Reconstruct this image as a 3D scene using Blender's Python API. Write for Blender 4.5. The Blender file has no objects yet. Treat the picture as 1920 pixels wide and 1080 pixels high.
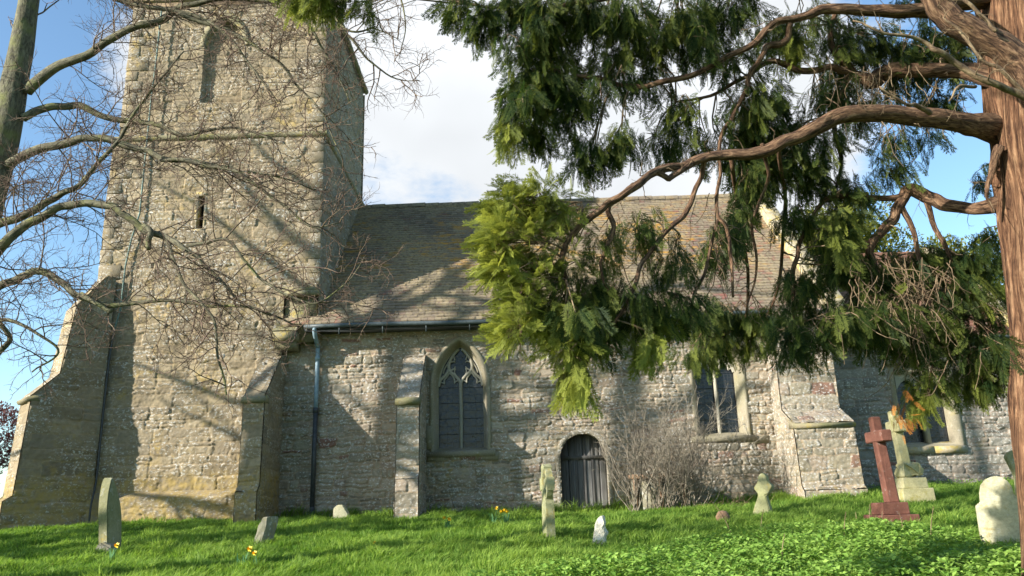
import bpy, bmesh, math, random
import numpy as np
from mathutils import Vector, Matrix
R = math.radians
scene = bpy.context.scene
COL = scene.collection
random.seed(5); RNG = np.random.default_rng(5)

# ------------------------------------------------------------------ camera, sky, sun, exposure
F = 1470.0; PITCH = R(15.5); ROLL = R(1.75)
_f = np.array([0, math.cos(PITCH), math.sin(PITCH)])
_r0 = np.array([1.0, 0, 0]); _u0 = np.array([0, -math.sin(PITCH), math.cos(PITCH)])
_rt = _r0*math.cos(ROLL) - _u0*math.sin(ROLL); _up = _u0*math.cos(ROLL) + _r0*math.sin(ROLL)
cam = bpy.data.cameras.new("camera"); camo = bpy.data.objects.new("camera", cam); COL.objects.link(camo)
cam.sensor_width = 36.0; cam.lens = 36.0*F/1920.0; cam.clip_start = 0.05; cam.clip_end = 3000
camo.matrix_world = Matrix(((_rt[0], _up[0], -_f[0], 0), (_rt[1], _up[1], -_f[1], 0), (_rt[2], _up[2], -_f[2], 0), (0, 0, 0, 1)))
scene.camera = camo
def ray(px, py):
    d = _f + _rt*(px-960)/F + _up*(540-py)/F
    return d/d[1]
def at(px, py, Y):
    return ray(px, py)*Y

AZ = R(60); EL = R(23)                      # the sun stands left of and behind the camera
sunto = Vector((-math.sin(AZ)*math.cos(EL), -math.cos(AZ)*math.cos(EL), math.sin(EL)))
sl = bpy.data.lights.new("sun", 'SUN'); sl.energy = 5.0; sl.angle = R(0.53); sl.color = (1.0, 0.94, 0.84)
so = bpy.data.objects.new("sun", sl); COL.objects.link(so)
so.rotation_euler = (-sunto).to_track_quat('-Z', 'Y').to_euler(); so.location = (-20, -10, 20)

world = bpy.data.worlds.new("World"); scene.world = world; world.use_nodes = True
NT = world.node_tree; NT.nodes.clear()
def wn(t, **k):
    n = NT.nodes.new(t)
    for a, b in k.items(): setattr(n, a, b)
    return n
out = wn('ShaderNodeOutputWorld'); bg = wn('ShaderNodeBackground'); bg.inputs[1].default_value = 0.08
sky = wn('ShaderNodeTexSky'); sky.sky_type = 'NISHITA'; sky.sun_disc = False
sky.sun_elevation = EL; sky.sun_rotation = math.pi + AZ; sky.air_density = 1.0; sky.dust_density = 0.4; sky.ozone_density = 2.0
tc = wn('ShaderNodeTexCoord')
def wmath(op, a, b=None):
    n = wn('ShaderNodeMath', operation=op)
    for i, v in enumerate((a, b)):
        if v is None: continue
        if isinstance(v, (int, float)): n.inputs[i].default_value = v
        else: NT.links.new(v, n.inputs[i])
    return n.outputs[0]
def direction_spot(px, py, r0, r1, amt):
    d = ray(px, py); d = d/np.linalg.norm(d)
    n = wn('ShaderNodeVectorMath', operation='DISTANCE'); NT.links.new(tc.outputs['Generated'], n.inputs[0]); n.inputs[1].default_value = tuple(d)
    m = wn('ShaderNodeMapRange', interpolation_type='SMOOTHSTEP'); NT.links.new(n.outputs['Value'], m.inputs[0])
    m.inputs[1].default_value = r0; m.inputs[2].default_value = r1; m.inputs[3].default_value = amt; m.inputs[4].default_value = 0
    return m.outputs[0]
nz = wn('ShaderNodeTexNoise'); nz.inputs['Scale'].default_value = 4.0; nz.inputs['Detail'].default_value = 9; nz.inputs['Roughness'].default_value = 0.6
mp = wn('ShaderNodeMapping'); mp.inputs['Scale'].default_value = (1, 1, 2.0); mp.inputs['Location'].default_value = (0.3, 1.1, 0.2)
NT.links.new(tc.outputs['Generated'], mp.inputs[0]); NT.links.new(mp.outputs[0], nz.inputs['Vector'])
v = nz.outputs['Fac']
for s in ((820, 120, .05, .42, .52), (1150, 300, .05, .4, .40), (300, 180, .02, .16, .40), (20, 730, .0, .12, .24), (1480, 150, .05, .3, .3),
          (880, 372, .0, .14, -.36), (700, 330, .0, .1, -.12), (1790, 300, .03, .2, -.30), (1560, 420, .0, .15, .1), (80, 420, .05, .35, -.22), (1900, 560, .0, .1, -.1)):
    v = wmath('ADD', v, direction_spot(*s))
cr = wn('ShaderNodeMapRange', interpolation_type='SMOOTHSTEP'); NT.links.new(v, cr.inputs[0])
cr.inputs[1].default_value = 0.66; cr.inputs[2].default_value = 0.86
nz2 = wn('ShaderNodeTexNoise'); nz2.inputs['Scale'].default_value = 2.6; nz2.inputs['Detail'].default_value = 4; NT.links.new(tc.outputs['Generated'], nz2.inputs['Vector'])
cc = wn('ShaderNodeMapRange'); NT.links.new(nz2.outputs['Fac'], cc.inputs[0]); cc.inputs[1].default_value = .35; cc.inputs[2].default_value = .65; cc.inputs[3].default_value = 4.6; cc.inputs[4].default_value = 6.2
cs = wn('ShaderNodeVectorMath', operation='SCALE'); cs.inputs[0].default_value = (0.93, 0.965, 1.0); NT.links.new(cc.outputs[0], cs.inputs[3])
mx = wn('ShaderNodeMix', data_type='RGBA'); NT.links.new(cr.outputs[0], mx.inputs[0])
sk = wn('ShaderNodeVectorMath', operation='MULTIPLY'); NT.links.new(sky.outputs[0], sk.inputs[0]); sk.inputs[1].default_value = (1.35, 1.5, 1.5)
NT.links.new(sk.outputs[0], mx.inputs[6]); NT.links.new(cs.outputs[0], mx.inputs[7])
NT.links.new(mx.outputs[2], bg.inputs[0]); NT.links.new(bg.outputs[0], out.inputs[0])
scene.view_settings.view_transform = 'Standard'; scene.view_settings.look = 'None'; scene.view_settings.gamma = 1.0
scene.view_settings.exposure = 1.2
scene.cycles.max_bounces = 6; scene.cycles.transparent_max_bounces = 6
try: scene.cycles.use_denoising = True
except Exception: pass

# ------------------------------------------------------------------ mesh helpers
def mk(name, V, faces, mat, parent=None, col=None, vec=None, smooth=False, matidx=None):
    """faces: int array (n,4) or (n,3) or a list of such arrays / lists"""
    if isinstance(faces, np.ndarray): faces = [faces]
    V = np.asarray(V, dtype=np.float32)
    me = bpy.data.meshes.new(name)
    me.vertices.add(len(V)); me.vertices.foreach_set('co', V.ravel())
    tot = []; st = []; s = 0; idx = []
    for fa in faces:
        fa = np.asarray(fa, dtype=np.int32)
        if fa.size == 0: continue
        n, k = fa.shape
        idx.append(fa.ravel()); tot.append(np.full(n, k, np.int32)); st.append(s + np.arange(n, dtype=np.int32)*k); s += n*k
    idx = np.concatenate(idx); tot = np.concatenate(tot); st = np.concatenate(st)
    me.loops.add(len(idx)); me.loops.foreach_set('vertex_index', idx)
    me.polygons.add(len(tot)); me.polygons.foreach_set('loop_start', st)
    try: me.polygons.foreach_set('loop_total', tot)
    except Exception: pass
    if smooth: me.polygons.foreach_set('use_smooth', np.ones(len(tot), bool))
    if col is not None:
        a = me.attributes.new('tint', 'FLOAT_COLOR', 'POINT')
        c = np.ones((len(V), 4), np.float32); c[:, :np.asarray(col).shape[1]] = col
        a.data.foreach_set('color', c.ravel())
    if vec is not None:
        a = me.attributes.new('flow', 'FLOAT_VECTOR', 'POINT'); a.data.foreach_set('vector', np.asarray(vec, np.float32).ravel())
    me.materials.append(mat)
    me.update(calc_edges=True); me.validate()
    o = bpy.data.objects.new(name, me); COL.objects.link(o)
    if parent is not None: put(o, parent)
    return o
def base_of(o):
    l = np.zeros(3)
    while o is not None:
        l += np.array(o.location); o = o.parent
    return l
def put(o, parent):
    o.parent = parent
    b = base_of(parent); o.location = (-b[0], -b[1], -b[2])
def recenter(o):
    """move a single-mesh thing's origin to the middle of its base"""
    me = o.data; n = len(me.vertices); a = np.empty(n*3, np.float32); me.vertices.foreach_get('co', a); a = a.reshape(-1, 3)
    c = np.array([(a[:, 0].min()+a[:, 0].max())/2, (a[:, 1].min()+a[:, 1].max())/2, a[:, 2].min()])
    a -= c; me.vertices.foreach_set('co', a.ravel()); me.update(); o.location = c
def tag(o, label=None, cat=None, group=None, kind=None):
    if label: o['label'] = label
    if cat: o['category'] = cat
    if group: o['group'] = group
    if kind: o['kind'] = kind
    return o
def thing(name, loc, label, cat, group=None):
    o = bpy.data.objects.new(name, None); COL.objects.link(o); o.location = tuple(float(a) for a in loc); o.empty_display_size = .2
    return tag(o, label, cat, group)
def from_bm(name, bm, mat, parent=None, smooth=False):
    me = bpy.data.meshes.new(name); bm.to_mesh(me); bm.free(); me.materials.append(mat)
    if smooth:
        for p in me.polygons: p.use_smooth = True
    o = bpy.data.objects.new(name, me); COL.objects.link(o)
    if parent is not None: put(o, parent)
    return o

# ------------------------------------------------------------------ numpy value noise
_T = np.random.default_rng(99).random((256, 256)).astype(np.float32)
def vn(x, y, s=0):
    x = np.asarray(x)+s*17.3; y = np.asarray(y)+s*9.1
    xi = np.floor(x).astype(int); yi = np.floor(y).astype(int); fx = x-xi; fy = y-yi
    fx = fx*fx*(3-2*fx); fy = fy*fy*(3-2*fy)
    a = _T[xi & 255, yi & 255]; b = _T[(xi+1) & 255, yi & 255]; c = _T[xi & 255, (yi+1) & 255]; d = _T[(xi+1) & 255, (yi+1) & 255]
    return (a*(1-fx)+b*fx)*(1-fy)+(c*(1-fx)+d*fx)*fy
def fbm(x, y, s=0, o=4):
    t = 0; a = 1; n = 0
    for i in range(o):
        t = t+a*vn(x*2**i, y*2**i, s+i*3); n += a; a *= .5
    return t/n
def sstep(x): x = np.clip(x, 0, 1); return x*x*(3-2*x)
def masonry(u, v, seed, ch=(.14, .3), ln=(.22, .6), wob=.05, depth=.035, joint=.022):
    """irregular coursed rubble: returns relief height, mortar mask, random id 1, random id 2"""
    g = np.random.default_rng(seed)
    vv = v + wob*2*(fbm(u*.7, v*.9, seed, 3)-.5) + .045*(vn(u*5, v*5, seed)-.5) + .02*(vn(u*11, v*11, seed)-.5)
    uu = u + .16*(fbm(u*2.9, v*4.5, seed+5, 3)-.5)
    b = [v.min()-1]
    while b[-1] < v.max()+1: b.append(b[-1]+g.uniform(*ch))
    b = np.array(b); k = np.clip(np.searchsorted(b, vv)-1, 0, len(b)-2)
    lo = b[k].copy(); hi = b[k+1].copy(); L = np.zeros_like(u); Rr = np.zeros_like(u); i1 = np.zeros_like(u); i2 = np.zeros_like(u)
    for c in np.unique(k):
        m = k == c; h = b[c+1]-b[c]
        j = [u.min()-1-g.random()]
        while j[-1] < u.max()+1: j.append(j[-1]+g.uniform(*ln)*(.6+h/ch[1]))
        j = np.array(j); r1 = g.random(len(j)); r2 = g.random(len(j)); sp = g.random(len(j)); sv = g.uniform(.35, .65, len(j)); big = g.random(len(j))
        q = np.clip(np.searchsorted(j, uu[m])-1, 0, len(j)-2)
        L[m] = j[q]; Rr[m] = j[q+1]; i1[m] = r1[q]; i2[m] = r2[q]
        if h > ch[0]*1.15:                                # some stones are two thin ones
            S = (sp[q] < .38); mid = lo[m]+h*sv[q]; up = vv[m] > mid
            l2 = lo[m]; h2 = hi[m]
            l2 = np.where(S & up, mid, l2); h2 = np.where(S & ~up, mid, h2)
            lo[m] = l2; hi[m] = h2
            a = i1[m]; a = np.where(S & up, (a*7.13) % 1, a); i1[m] = a
    du = np.minimum(uu-L, Rr-uu); dv = np.minimum(vv-lo, hi-vv)
    rr = .05; d = rr-np.hypot(np.maximum(rr-du, 0), np.maximum(rr-dv, 0))
    d = d + .012*(vn(u*22, v*22, seed+2)-.5)
    prof = sstep(d/.028)
    cx = (uu-(L+Rr)/2); cz = (vv-(lo+hi)/2)
    h = prof*depth*(.25+1.1*i2)*.72 + prof*(cx*(i1-.5)*.10+cz*(i2-.5)*.16) + .034*(fbm(u*9, v*14, seed+8, 4)-.5) + .012*(vn(u*30, v*30, seed+3)-.5)
    mort = 1-sstep((d-.002)/joint)
    return h, mort, i1, i2
def grid_faces(nu, nv, keep=None):
    i = np.arange(nu*nv).reshape(nv, nu)
    f = np.stack([i[:-1, :-1], i[:-1, 1:], i[1:, 1:], i[1:, :-1]], -1)
    if keep is not None:
        kk = keep.reshape(nv, nu); k4 = kk[:-1, :-1] | kk[:-1, 1:] | kk[1:, 1:] | kk[1:, :-1]
        f = f[k4]
    return f.reshape(-1, 4)
class Bag:
    """collects numpy pieces into one mesh"""
    def __init__(s): s.V = []; s.F = []; s.C = []; s.n = 0; s.W = []
    def add(s, V, F, C=None, W=None):
        V = np.asarray(V, float).reshape(-1, 3)
        s.V.append(V)
        for f in (F if isinstance(F, list) else [F]): s.F.append(np.asarray(f)+s.n)
        s.C.append(np.tile([.5, 0, .5], (len(V), 1)) if C is None else C)
        s.W.append(np.zeros((len(V), 3)) if W is None else W)
        s.n += len(V)
    def box(s, a, b, jit=0, c=None):
        x0, y0, z0 = a; x1, y1, z1 = b
        V = np.array([(x0, y0, z0), (x1, y0, z0), (x1, y1, z0), (x0, y1, z0), (x0, y0, z1), (x1, y0, z1), (x1, y1, z1), (x0, y1, z1)], float)
        if jit: V = V+RNG.normal(0, jit, V.shape)
        C = None if c is None else np.tile(c, (8, 1))
        s.add(V, np.array([(0, 3, 2, 1), (4, 5, 6, 7), (0, 1, 5, 4), (1, 2, 6, 5), (2, 3, 7, 6), (3, 0, 4, 7)]), C)
    def make(s, name, mat, parent=None, smooth=False, flow=False):
        by = {}
        for f in s.F: by.setdefault(f.shape[1], []).append(f)
        return mk(name, np.concatenate(s.V), [np.concatenate(x) for x in by.values()], mat, parent, np.concatenate(s.C), np.concatenate(s.W) if flow else None, smooth)
def patch(bag, fn, nrm, U, Vh, seed, step=.022, hole=None, extra=None, fade=True, u0=0, v0=0, amp=1.0, **mk_):
    """a displaced stone face: fn(u,v)->xyz arrays; nrm outward normal; U, Vh = extents"""
    nu = max(2, int(U/step)+1); nv = max(2, int(Vh/step)+1)
    u, v = np.meshgrid(np.linspace(0, U, nu), np.linspace(0, Vh, nv)); u = u.ravel(); v = v.ravel()
    h, m, a, b = masonry(u+u0, v+v0, seed, **mk_)
    h = h*amp
    if fade:
        e = np.minimum(u, U-u); h = h*sstep(e/.03)+.015*(1-sstep(e/.03))
    if extra is not None: h = h+extra(u, v)
    P = fn(u, v)+np.outer(h, nrm)
    keep = None if hole is None else ~hole(u, v)
    bag.add(P, grid_faces(nu, nv, keep), np.stack([a, m, b], -1))
def wallfn(o, ud, vd=(0, 0, 1)):
    o = np.array(o, float); ud = np.array(ud, float); vd = np.array(vd, float)
    return lambda u, v: o+np.outer(u, ud)+np.outer(v, vd)

def tube(bag, P, r, sides=6, c=None, rough=0, caps=False, sq=None, seed=0):
    P = np.asarray(P, float); n = len(P); r = np.broadcast_to(np.asarray(r, float), (n,))
    T = np.gradient(P, axis=0); T /= np.maximum(np.linalg.norm(T, axis=1), 1e-9)[:, None]
    ref = np.array([0, 0, 1.]) if abs(T[0, 2]) < .9 else np.array([1., 0, 0])
    A = np.cross(T, ref); 
    a = A[0]/max(np.linalg.norm(A[0]), 1e-9); out = []
    for i in range(n):
        a = a-T[i]*a.dot(T[i]); a /= max(np.linalg.norm(a), 1e-9); out.append(a)
    A = np.array(out); B = np.cross(T, A)
    th = np.arange(sides)/sides*2*math.pi
    L = np.concatenate([[0], np.cumsum(np.linalg.norm(np.diff(P, axis=0), axis=1))])
    rr = r[:, None]*np.ones(sides)[None]
    if rough:
        thg = np.broadcast_to(th, (n, sides)); Lg = np.broadcast_to(L[:, None], (n, sides))
        k = fbm((np.cos(thg)*2+3)*1.2+seed, (np.sin(thg)*2+3)*1.2+Lg*.8, 3, 3)-.5
        k2 = vn(thg*sides/2.2+Lg*1.1, Lg*.9, 6+seed)-.5
        rr = rr*(1+rough*1.6*k+rough*.7*k2)
    V = P[:, None, :]+rr[..., None]*(np.cos(th)[None, :, None]*A[:, None, :]+np.sin(th)[None, :, None]*B[:, None, :])
    i = np.arange(n*sides).reshape(n, sides); j = np.roll(i, -1, 1)
    Fq = np.stack([i[:-1], j[:-1], j[1:], i[1:]], -1).reshape(-1, 4)
    W = np.stack([np.cos(th)[None]*r[:, None]*np.ones((n, 1)), np.sin(th)[None]*r[:, None]*np.ones((n, 1)), np.repeat(L[:, None], sides, 1)], -1).reshape(-1, 3)
    C = None if c is None else np.tile(c, (n*sides, 1))
    Fs = [Fq]
    if caps: Fs.append(i[0][::-1][None]); Fs.append(i[-1][None])
    bag.add(V.reshape(-1, 3), Fs, C, W)
def smooth_path(P, k=5):
    P = np.asarray(P, float); n = len(P)
    E = np.concatenate([[2*P[0]-P[1]], P, [2*P[-1]-P[-2]]]); out = []
    for i in range(n-1):
        p0, p1, p2, p3 = E[i], E[i+1], E[i+2], E[i+3]
        for t in np.arange(k)/k:
            out.append(.5*((2*p1)+(-p0+p2)*t+(2*p0-5*p1+4*p2-p3)*t*t+(-p0+3*p1-3*p2+p3)*t**3))
    out.append(P[-1]); return np.array(out)

# ------------------------------------------------------------------ materials
class M:
    def __init__(s, name):
        s.m = bpy.data.materials.new(name); s.m.use_nodes = True; s.t = s.m.node_tree; s.t.nodes.clear()
        s.out = s.n('ShaderNodeOutputMaterial'); s.b = s.n('ShaderNodeBsdfPrincipled'); s.b.inputs['Roughness'].default_value = .9
        s.b.inputs['Specular IOR Level'].default_value = .25
        s.l(s.b.outputs[0], s.out.inputs[0]); s.tc = s.n('ShaderNodeTexCoord')
    def n(s, t, **k):
        n = s.t.nodes.new(t)
        for a, b in k.items(): setattr(n, a, b)
        return n
    def l(s, a, b): s.t.links.new(a, b)
    def vec(s, scale=(1, 1, 1), src=None, loc=(0, 0, 0)):
        m = s.n('ShaderNodeMapping'); m.inputs['Scale'].default_value = scale; m.inputs['Location'].default_value = loc
        s.l(src or s.tc.outputs['Object'], m.inputs[0]); return m.outputs[0]
    def noise(s, scale, det=5, ro=.6, v=None, dist=0):
        n = s.n('ShaderNodeTexNoise'); n.inputs['Scale'].default_value = scale; n.inputs['Detail'].default_value = det; n.inputs['Roughness'].default_value = ro; n.inputs['Distortion'].default_value = dist
        s.l(v or s.tc.outputs['Object'], n.inputs['Vector']); return n.outputs['Fac']
    def attr(s, name='tint'):
        a = s.n('ShaderNodeAttribute'); a.attribute_name = name
        sp = s.n('ShaderNodeSeparateColor'); s.l(a.outputs['Color'], sp.inputs[0]); return sp.outputs
    def rng(s, v, a, b, c=0., d=1.):
        m = s.n('ShaderNodeMapRange'); s.l(v, m.inputs[0])
        for i, q in enumerate((a, b, c, d)): m.inputs[i+1].default_value = q
        return m.outputs[0]
    def ramp(s, v, stops):
        r = s.n('ShaderNodeValToRGB'); s.l(v, r.inputs[0]); e = r.color_ramp.elements
        while len(e) < len(stops): e.new(.5)
        for q, (p, c) in zip(e, stops): q.position = p; q.color = (*c, 1)
        return r.outputs[0]
    def mix(s, f, a, b, mode='MIX'):
        m = s.n('ShaderNodeMix', data_type='RGBA', blend_type=mode)
        for i, q in ((0, f), (6, a), (7, b)):
            if isinstance(q, (int, float)): m.inputs[i].default_value = q
            elif isinstance(q, tuple): m.inputs[i].default_value = (*q, 1)
            else: s.l(q, m.inputs[i])
        return m.outputs[2]
    def math(s, op, a, b):
        n = s.n('ShaderNodeMath', operation=op)
        for i, q in enumerate((a, b)):
            if isinstance(q, (int, float)): n.inputs[i].default_value = q
            else: s.l(q, n.inputs[i])
        return n.outputs[0]
    def bump(s, h, dist=.01, st=1.0):
        b = s.n('ShaderNodeBump'); b.inputs['Distance'].default_value = dist; b.inputs['Strength'].default_value = st
        s.l(h, b.inputs['Height']); s.l(b.outputs[0], s.b.inputs['Normal'])
    def color(s, c):
        if isinstance(c, tuple): s.b.inputs['Base Color'].default_value = (*c, 1)
        else: s.l(c, s.b.inputs['Base Color'])
        return s.m
def rubble(name, stones, mortar, white=.3, ochre=.2, dark=.3, wcol=(.50, .49, .45), ocol=(.36, .25, .06), warmlow=0):
    m = M(name); a = m.attr()
    c = m.ramp(a[0], stones)
    n1 = m.noise(9, 6, .65); c = m.mix(m.rng(n1, .3, .72), m.mix(.42, c, (.08, .07, .055)), c)
    n5 = m.noise(.45, 4, .6); c = m.mix(m.rng(n5, .42, .66, 0, .5), c, m.mix(.6, c, (.17, .13, .08)))
    c = m.mix(m.rng(a[1], .25, .8), c, mortar)
    nd = m.noise(1.1, 5, .65, m.vec((1, 1, .45), loc=(3, 2, 1))); c = m.mix(m.rng(nd, .55, .72, 0, dark), c, (.075, .068, .055))
    nw = m.noise(17, 5, .62, m.vec((1, 1, 1.35), loc=(7, 0, 4))); ng = m.noise(1.7, 3, .5, m.vec(loc=(1, 5, 9)))
    w = m.math('MULTIPLY', m.rng(nw, .55, .62), m.rng(m.math('ADD', ng, m.math('MULTIPLY', a[2], .35)), .62-.3*white, .85-.3*white))
    c = m.mix(m.math('MULTIPLY', w, .85), c, wcol)
    vo = m.n('ShaderNodeTexVoronoi'); vo.inputs['Scale'].default_value = 9; m.l(m.tc.outputs['Object'], vo.inputs['Vector'])
    spots = m.math('LESS_THAN', vo.outputs['Distance'], m.rng(vo.outputs['Color'], .35, 1., .02, .26))
    spots = m.math('MULTIPLY', spots, m.rng(ng, .42, .6)); c = m.mix(m.math('MULTIPLY', spots, .6*min(1, white*2)), c, wcol)
    no = m.noise(5.5, 5, .68, m.vec(loc=(11, 3, 2))); nb = m.noise(.8, 3, .5, m.vec(loc=(2, 13, 5)))
    oo = m.math('MULTIPLY', m.rng(no, .50, .64), m.rng(nb, .60-.3*ochre, .8-.3*ochre))
    if warmlow:
        sp = m.n('ShaderNodeSeparateXYZ'); m.l(m.tc.outputs['Object'], sp.inputs[0])
        band = m.math('MULTIPLY', m.rng(sp.outputs[2], warmlow, warmlow-.25), m.rng(no, .38, .6)); oo = m.math('MAXIMUM', oo, band)
    c = m.mix(m.math('MULTIPLY', oo, .60), c, ocol)
    m.bump(m.math('ADD', m.noise(40, 6, .7), m.math('MULTIPLY', m.noise(140, 3, .6), .5)), .012, .7)
    return m.color(c)
MT = {}
MT['tower'] = rubble('tower_stone', [(0, (.21, .165, .10)), (.3, (.31, .245, .15)), (.55, (.26, .215, .145)), (.8, (.36, .29, .18)), (1, (.19, .155, .105))], (.29, .225, .14), white=.30, ochre=.45, dark=.55, warmlow=1.05)
MT['nave'] = rubble('nave_rubble', [(0, (.17, .15, .115)), (.25, (.34, .30, .215)), (.5, (.26, .235, .18)), (.75, (.42, .37, .28)), (.96, (.31, .24, .18)), (1, (.23, .11, .08))], (.31, .24, .165), white=.85, ochre=.2, dark=.45, wcol=(.50, .49, .46))
MT['chancel'] = rubble('chancel_rubble', [(0, (.15, .14, .12)), (.3, (.25, .235, .20)), (.6, (.31, .285, .235)), (.93, (.23, .2, .165)), (1, (.24, .11, .08))], (.25, .20, .155), white=.7, ochre=.15, dark=.45)
def dressed(name, base, alt, ochre=.35, white=.3, ocol=(.36, .27, .07), grain=1.0, green=0.):
    m = M(name); n = m.noise(3.1, 6, .65); c = m.mix(m.rng(n, .35, .68), base, alt)
    n2 = m.noise(28, 5, .7); c = m.mix(m.rng(n2, .35, .7, 0, .5), c, tuple(x*.45 for x in base))
    nw = m.noise(11, 5, .65, m.vec(loc=(3, 7, 1))); c = m.mix(m.rng(nw, .62-.12*white, .68-.1*white, 0, .75*min(1, white*2)), c, (.52, .51, .47))
    no = m.noise(4.2, 5, .7, m.vec(loc=(5, 1, 8))); c = m.mix(m.rng(no, .62-.16*ochre, .74-.16*ochre, 0, .85), c, ocol)
    if green: c = m.mix(m.rng(m.noise(1.3, 4, .6, m.vec(loc=(9, 9, 2))), .4, .65, 0, green), c, (.10, .12, .035))
    m.bump(m.math('ADD', m.noise(22, 6, .7), m.math('MULTIPLY', m.noise(90, 3), .4)), .012*grain, .8)
    return m.color(c)
MT['ashlar'] = dressed('window_stone', (.27, .235, .165), (.33, .29, .21), .3, .25, ocol=(.27, .22, .08), green=.25)
MT['quoin'] = dressed('quoin_stone', (.36, .31, .21), (.42, .36, .24), .75, .35)
MT['tracery'] = dressed('tracery_stone', (.34, .32, .25), (.40, .37, .30), .1, .2)
MT['string'] = dressed('string_course_stone', (.27, .23, .15), (.22, .2, .12), .5, .2, green=.5)
def glassmat(name, seed, size=(.14, .19)):
    m = M(name); s = m.n('ShaderNodeSeparateXYZ'); m.l(m.tc.outputs['Object'], s.inputs[0])
    cb = m.n('ShaderNodeCombineXYZ'); m.l(s.outputs[0], cb.inputs[0]); m.l(s.outputs[2], cb.inputs[1])
    br = m.n('ShaderNodeTexBrick'); m.l(cb.outputs[0], br.inputs[0]); br.offset = 0; br.inputs['Scale'].default_value = 1
    br.inputs['Brick Width'].default_value = size[0]; br.inputs['Row Height'].default_value = size[1]; br.inputs['Mortar Size'].default_value = .006
    br.inputs['Color1'].default_value = (.004, .006, .009, 1); br.inputs['Color2'].default_value = (.014, .017, .022, 1); br.inputs['Mortar'].default_value = (.035, .036, .038, 1)
    m.b.inputs['Roughness'].default_value = .22; m.b.inputs['Specular IOR Level'].default_value = .5
    dust = m.noise(6, 5, .7); c = m.mix(m.rng(dust, .5, .85, 0, .4), br.outputs['Color'], (.05, .055, .065))
    m.bump(m.math('ADD', m.math('MULTIPLY', m.noise(9, 2, .5), 1.), br.outputs['Fac']), .012, .8)
    return m.color(c)
MT['glass'] = glassmat('leaded_glass', 1)
MT['glass2'] = glassmat('leaded_glass_diamond', 2, (.085, .085))
def wood():
    m = M('weathered_oak'); v = m.vec((26, 26, 1.2)); n = m.noise(1.6, 6, .7, v); a = m.attr()
    c = m.ramp(n, [(.25, (.055, .052, .048)), (.5, (.17, .165, .155)), (.8, (.33, .325, .31))])
    c = m.mix(m.rng(a[0], 0, 1, 0, .7), c, (.05, .047, .043)); m.bump(n, .01, .8); return m.color(c)
MT['oak'] = wood()
def plain(name, c, rough=.6, metal=0, c2=None, sc=20, bump=.0):
    m = M(name); m.b.inputs['Roughness'].default_value = rough; m.b.inputs['Metallic'].default_value = metal
    n = m.noise(sc, 5, .65); c2 = c2 or tuple(x*.6 for x in c)
    if bump: m.bump(n, bump, .8)
    return m.color(m.mix(m.rng(n, .35, .7), c, c2))
MT['void'] = plain('dark_interior', (.006, .006, .006), .9)
MT['gutter'] = plain('dark_painted_gutter', (.05, .065, .07), .45, 0, (.09, .11, .115))
MT['pipe_blue'] = plain('pale_blue_pipe_paint', (.24, .33, .38), .5, 0, (.15, .22, .26), 14)
MT['pipe_dark'] = plain('black_pipe_paint', (.035, .04, .042), .4, 0, (.07, .075, .08), 14)
MT['copper'] = plain('verdigris_copper', (.14, .21, .18), .6, .2, (.07, .10, .09))
def tiles(name, stops, orange, pale=.35):
    m = M(name); a = m.attr(); c = m.ramp(a[0], stops)
    n = m.noise(30, 5, .7); c = m.mix(m.rng(n, .35, .7, 0, .5), c, (.07, .06, .05))
    pl = m.noise(.55, 4, .6, m.vec(loc=(4, 4, 4))); pn = m.noise(13, 4, .6)
    c = m.mix(m.math('MULTIPLY', m.rng(pl, .36, .55, 0, pale), m.rng(pn, .35, .6)), c, (.36, .29, .165))
    sp = m.n('ShaderNodeSeparateXYZ'); m.l(m.tc.outputs['Object'], sp.inputs[0])
    zz = m.math('MULTIPLY', m.rng(sp.outputs[2], 5.6, 6.6), m.rng(sp.outputs[2], 8.9, 8.3, .25, 1))
    on = m.noise(5, 5, .65, m.vec((.55, 1.3, 1.3), loc=(2, 8, 0))); ob = m.noise(.9, 3, .5, m.vec(loc=(0, 1, 17)))
    o = m.math('MULTIPLY', m.math('MULTIPLY', m.rng(on, .50, .60), m.rng(ob, .42, .56)), zz)
    c = m.mix(m.math('MULTIPLY', o, orange*.8), c, (.44, .23, .03))
    m.bump(n, .006, .8); return m.color(c)
MT['tiles'] = tiles('nave_tiles', [(0, (.12, .095, .075)), (.25, (.21, .17, .125)), (.5, (.165, .13, .105)), (.75, (.25, .205, .145)), (.9, (.17, .11, .095)), (1, (.25, .10, .08))], .9, .60)
MT['redtiles'] = tiles('chancel_tiles', [(0, (.17, .075, .055)), (.4, (.23, .105, .07)), (.7, (.19, .09, .065)), (1, (.16, .11, .085))], 0, .15)
def bark(name, c0, c1, c2, stretch=.12, sc=14, bump=.03, moss=0, mosscol=(.16, .17, .05)):
    m = M(name); at_ = m.n('ShaderNodeAttribute'); at_.attribute_name = 'flow'
    v = m.vec((1, 1, stretch), at_.outputs['Vector']); n = m.noise(sc, 6, .7, v, .6); n2 = m.noise(sc*.25, 3, .5)
    c = m.ramp(n, [(.38, c0), (.5, c1), (.63, c2)]); c = m.mix(m.rng(n2, .35, .65, 0, .35), c, c0)
    if moss: c = m.mix(m.rng(m.noise(3.5, 5, .6), .60-.2*moss, .72-.1*moss, 0, .7), c, mosscol)
    m.bump(n, bump, 1.0); return m.color(c)
MT['redbark'] = bark('stringy_red_bark', (.045, .020, .011), (.21, .105, .055), (.40, .235, .13), .06, 34, .08)
MT['limbbark'] = bark('conifer_limb_bark', (.035, .019, .012), (.16, .09, .052), (.33, .205, .12), .18, 40, .05)
MT['deadtwig'] = bark('dead_twig', (.07, .045, .028), (.17, .12, .07), (.30, .235, .14), .5, 20, .01)
MT['greybark'] = bark('grey_bark', (.05, .045, .03), (.125, .115, .075), (.21, .195, .125), .35, 24, .02, .4)
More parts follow.
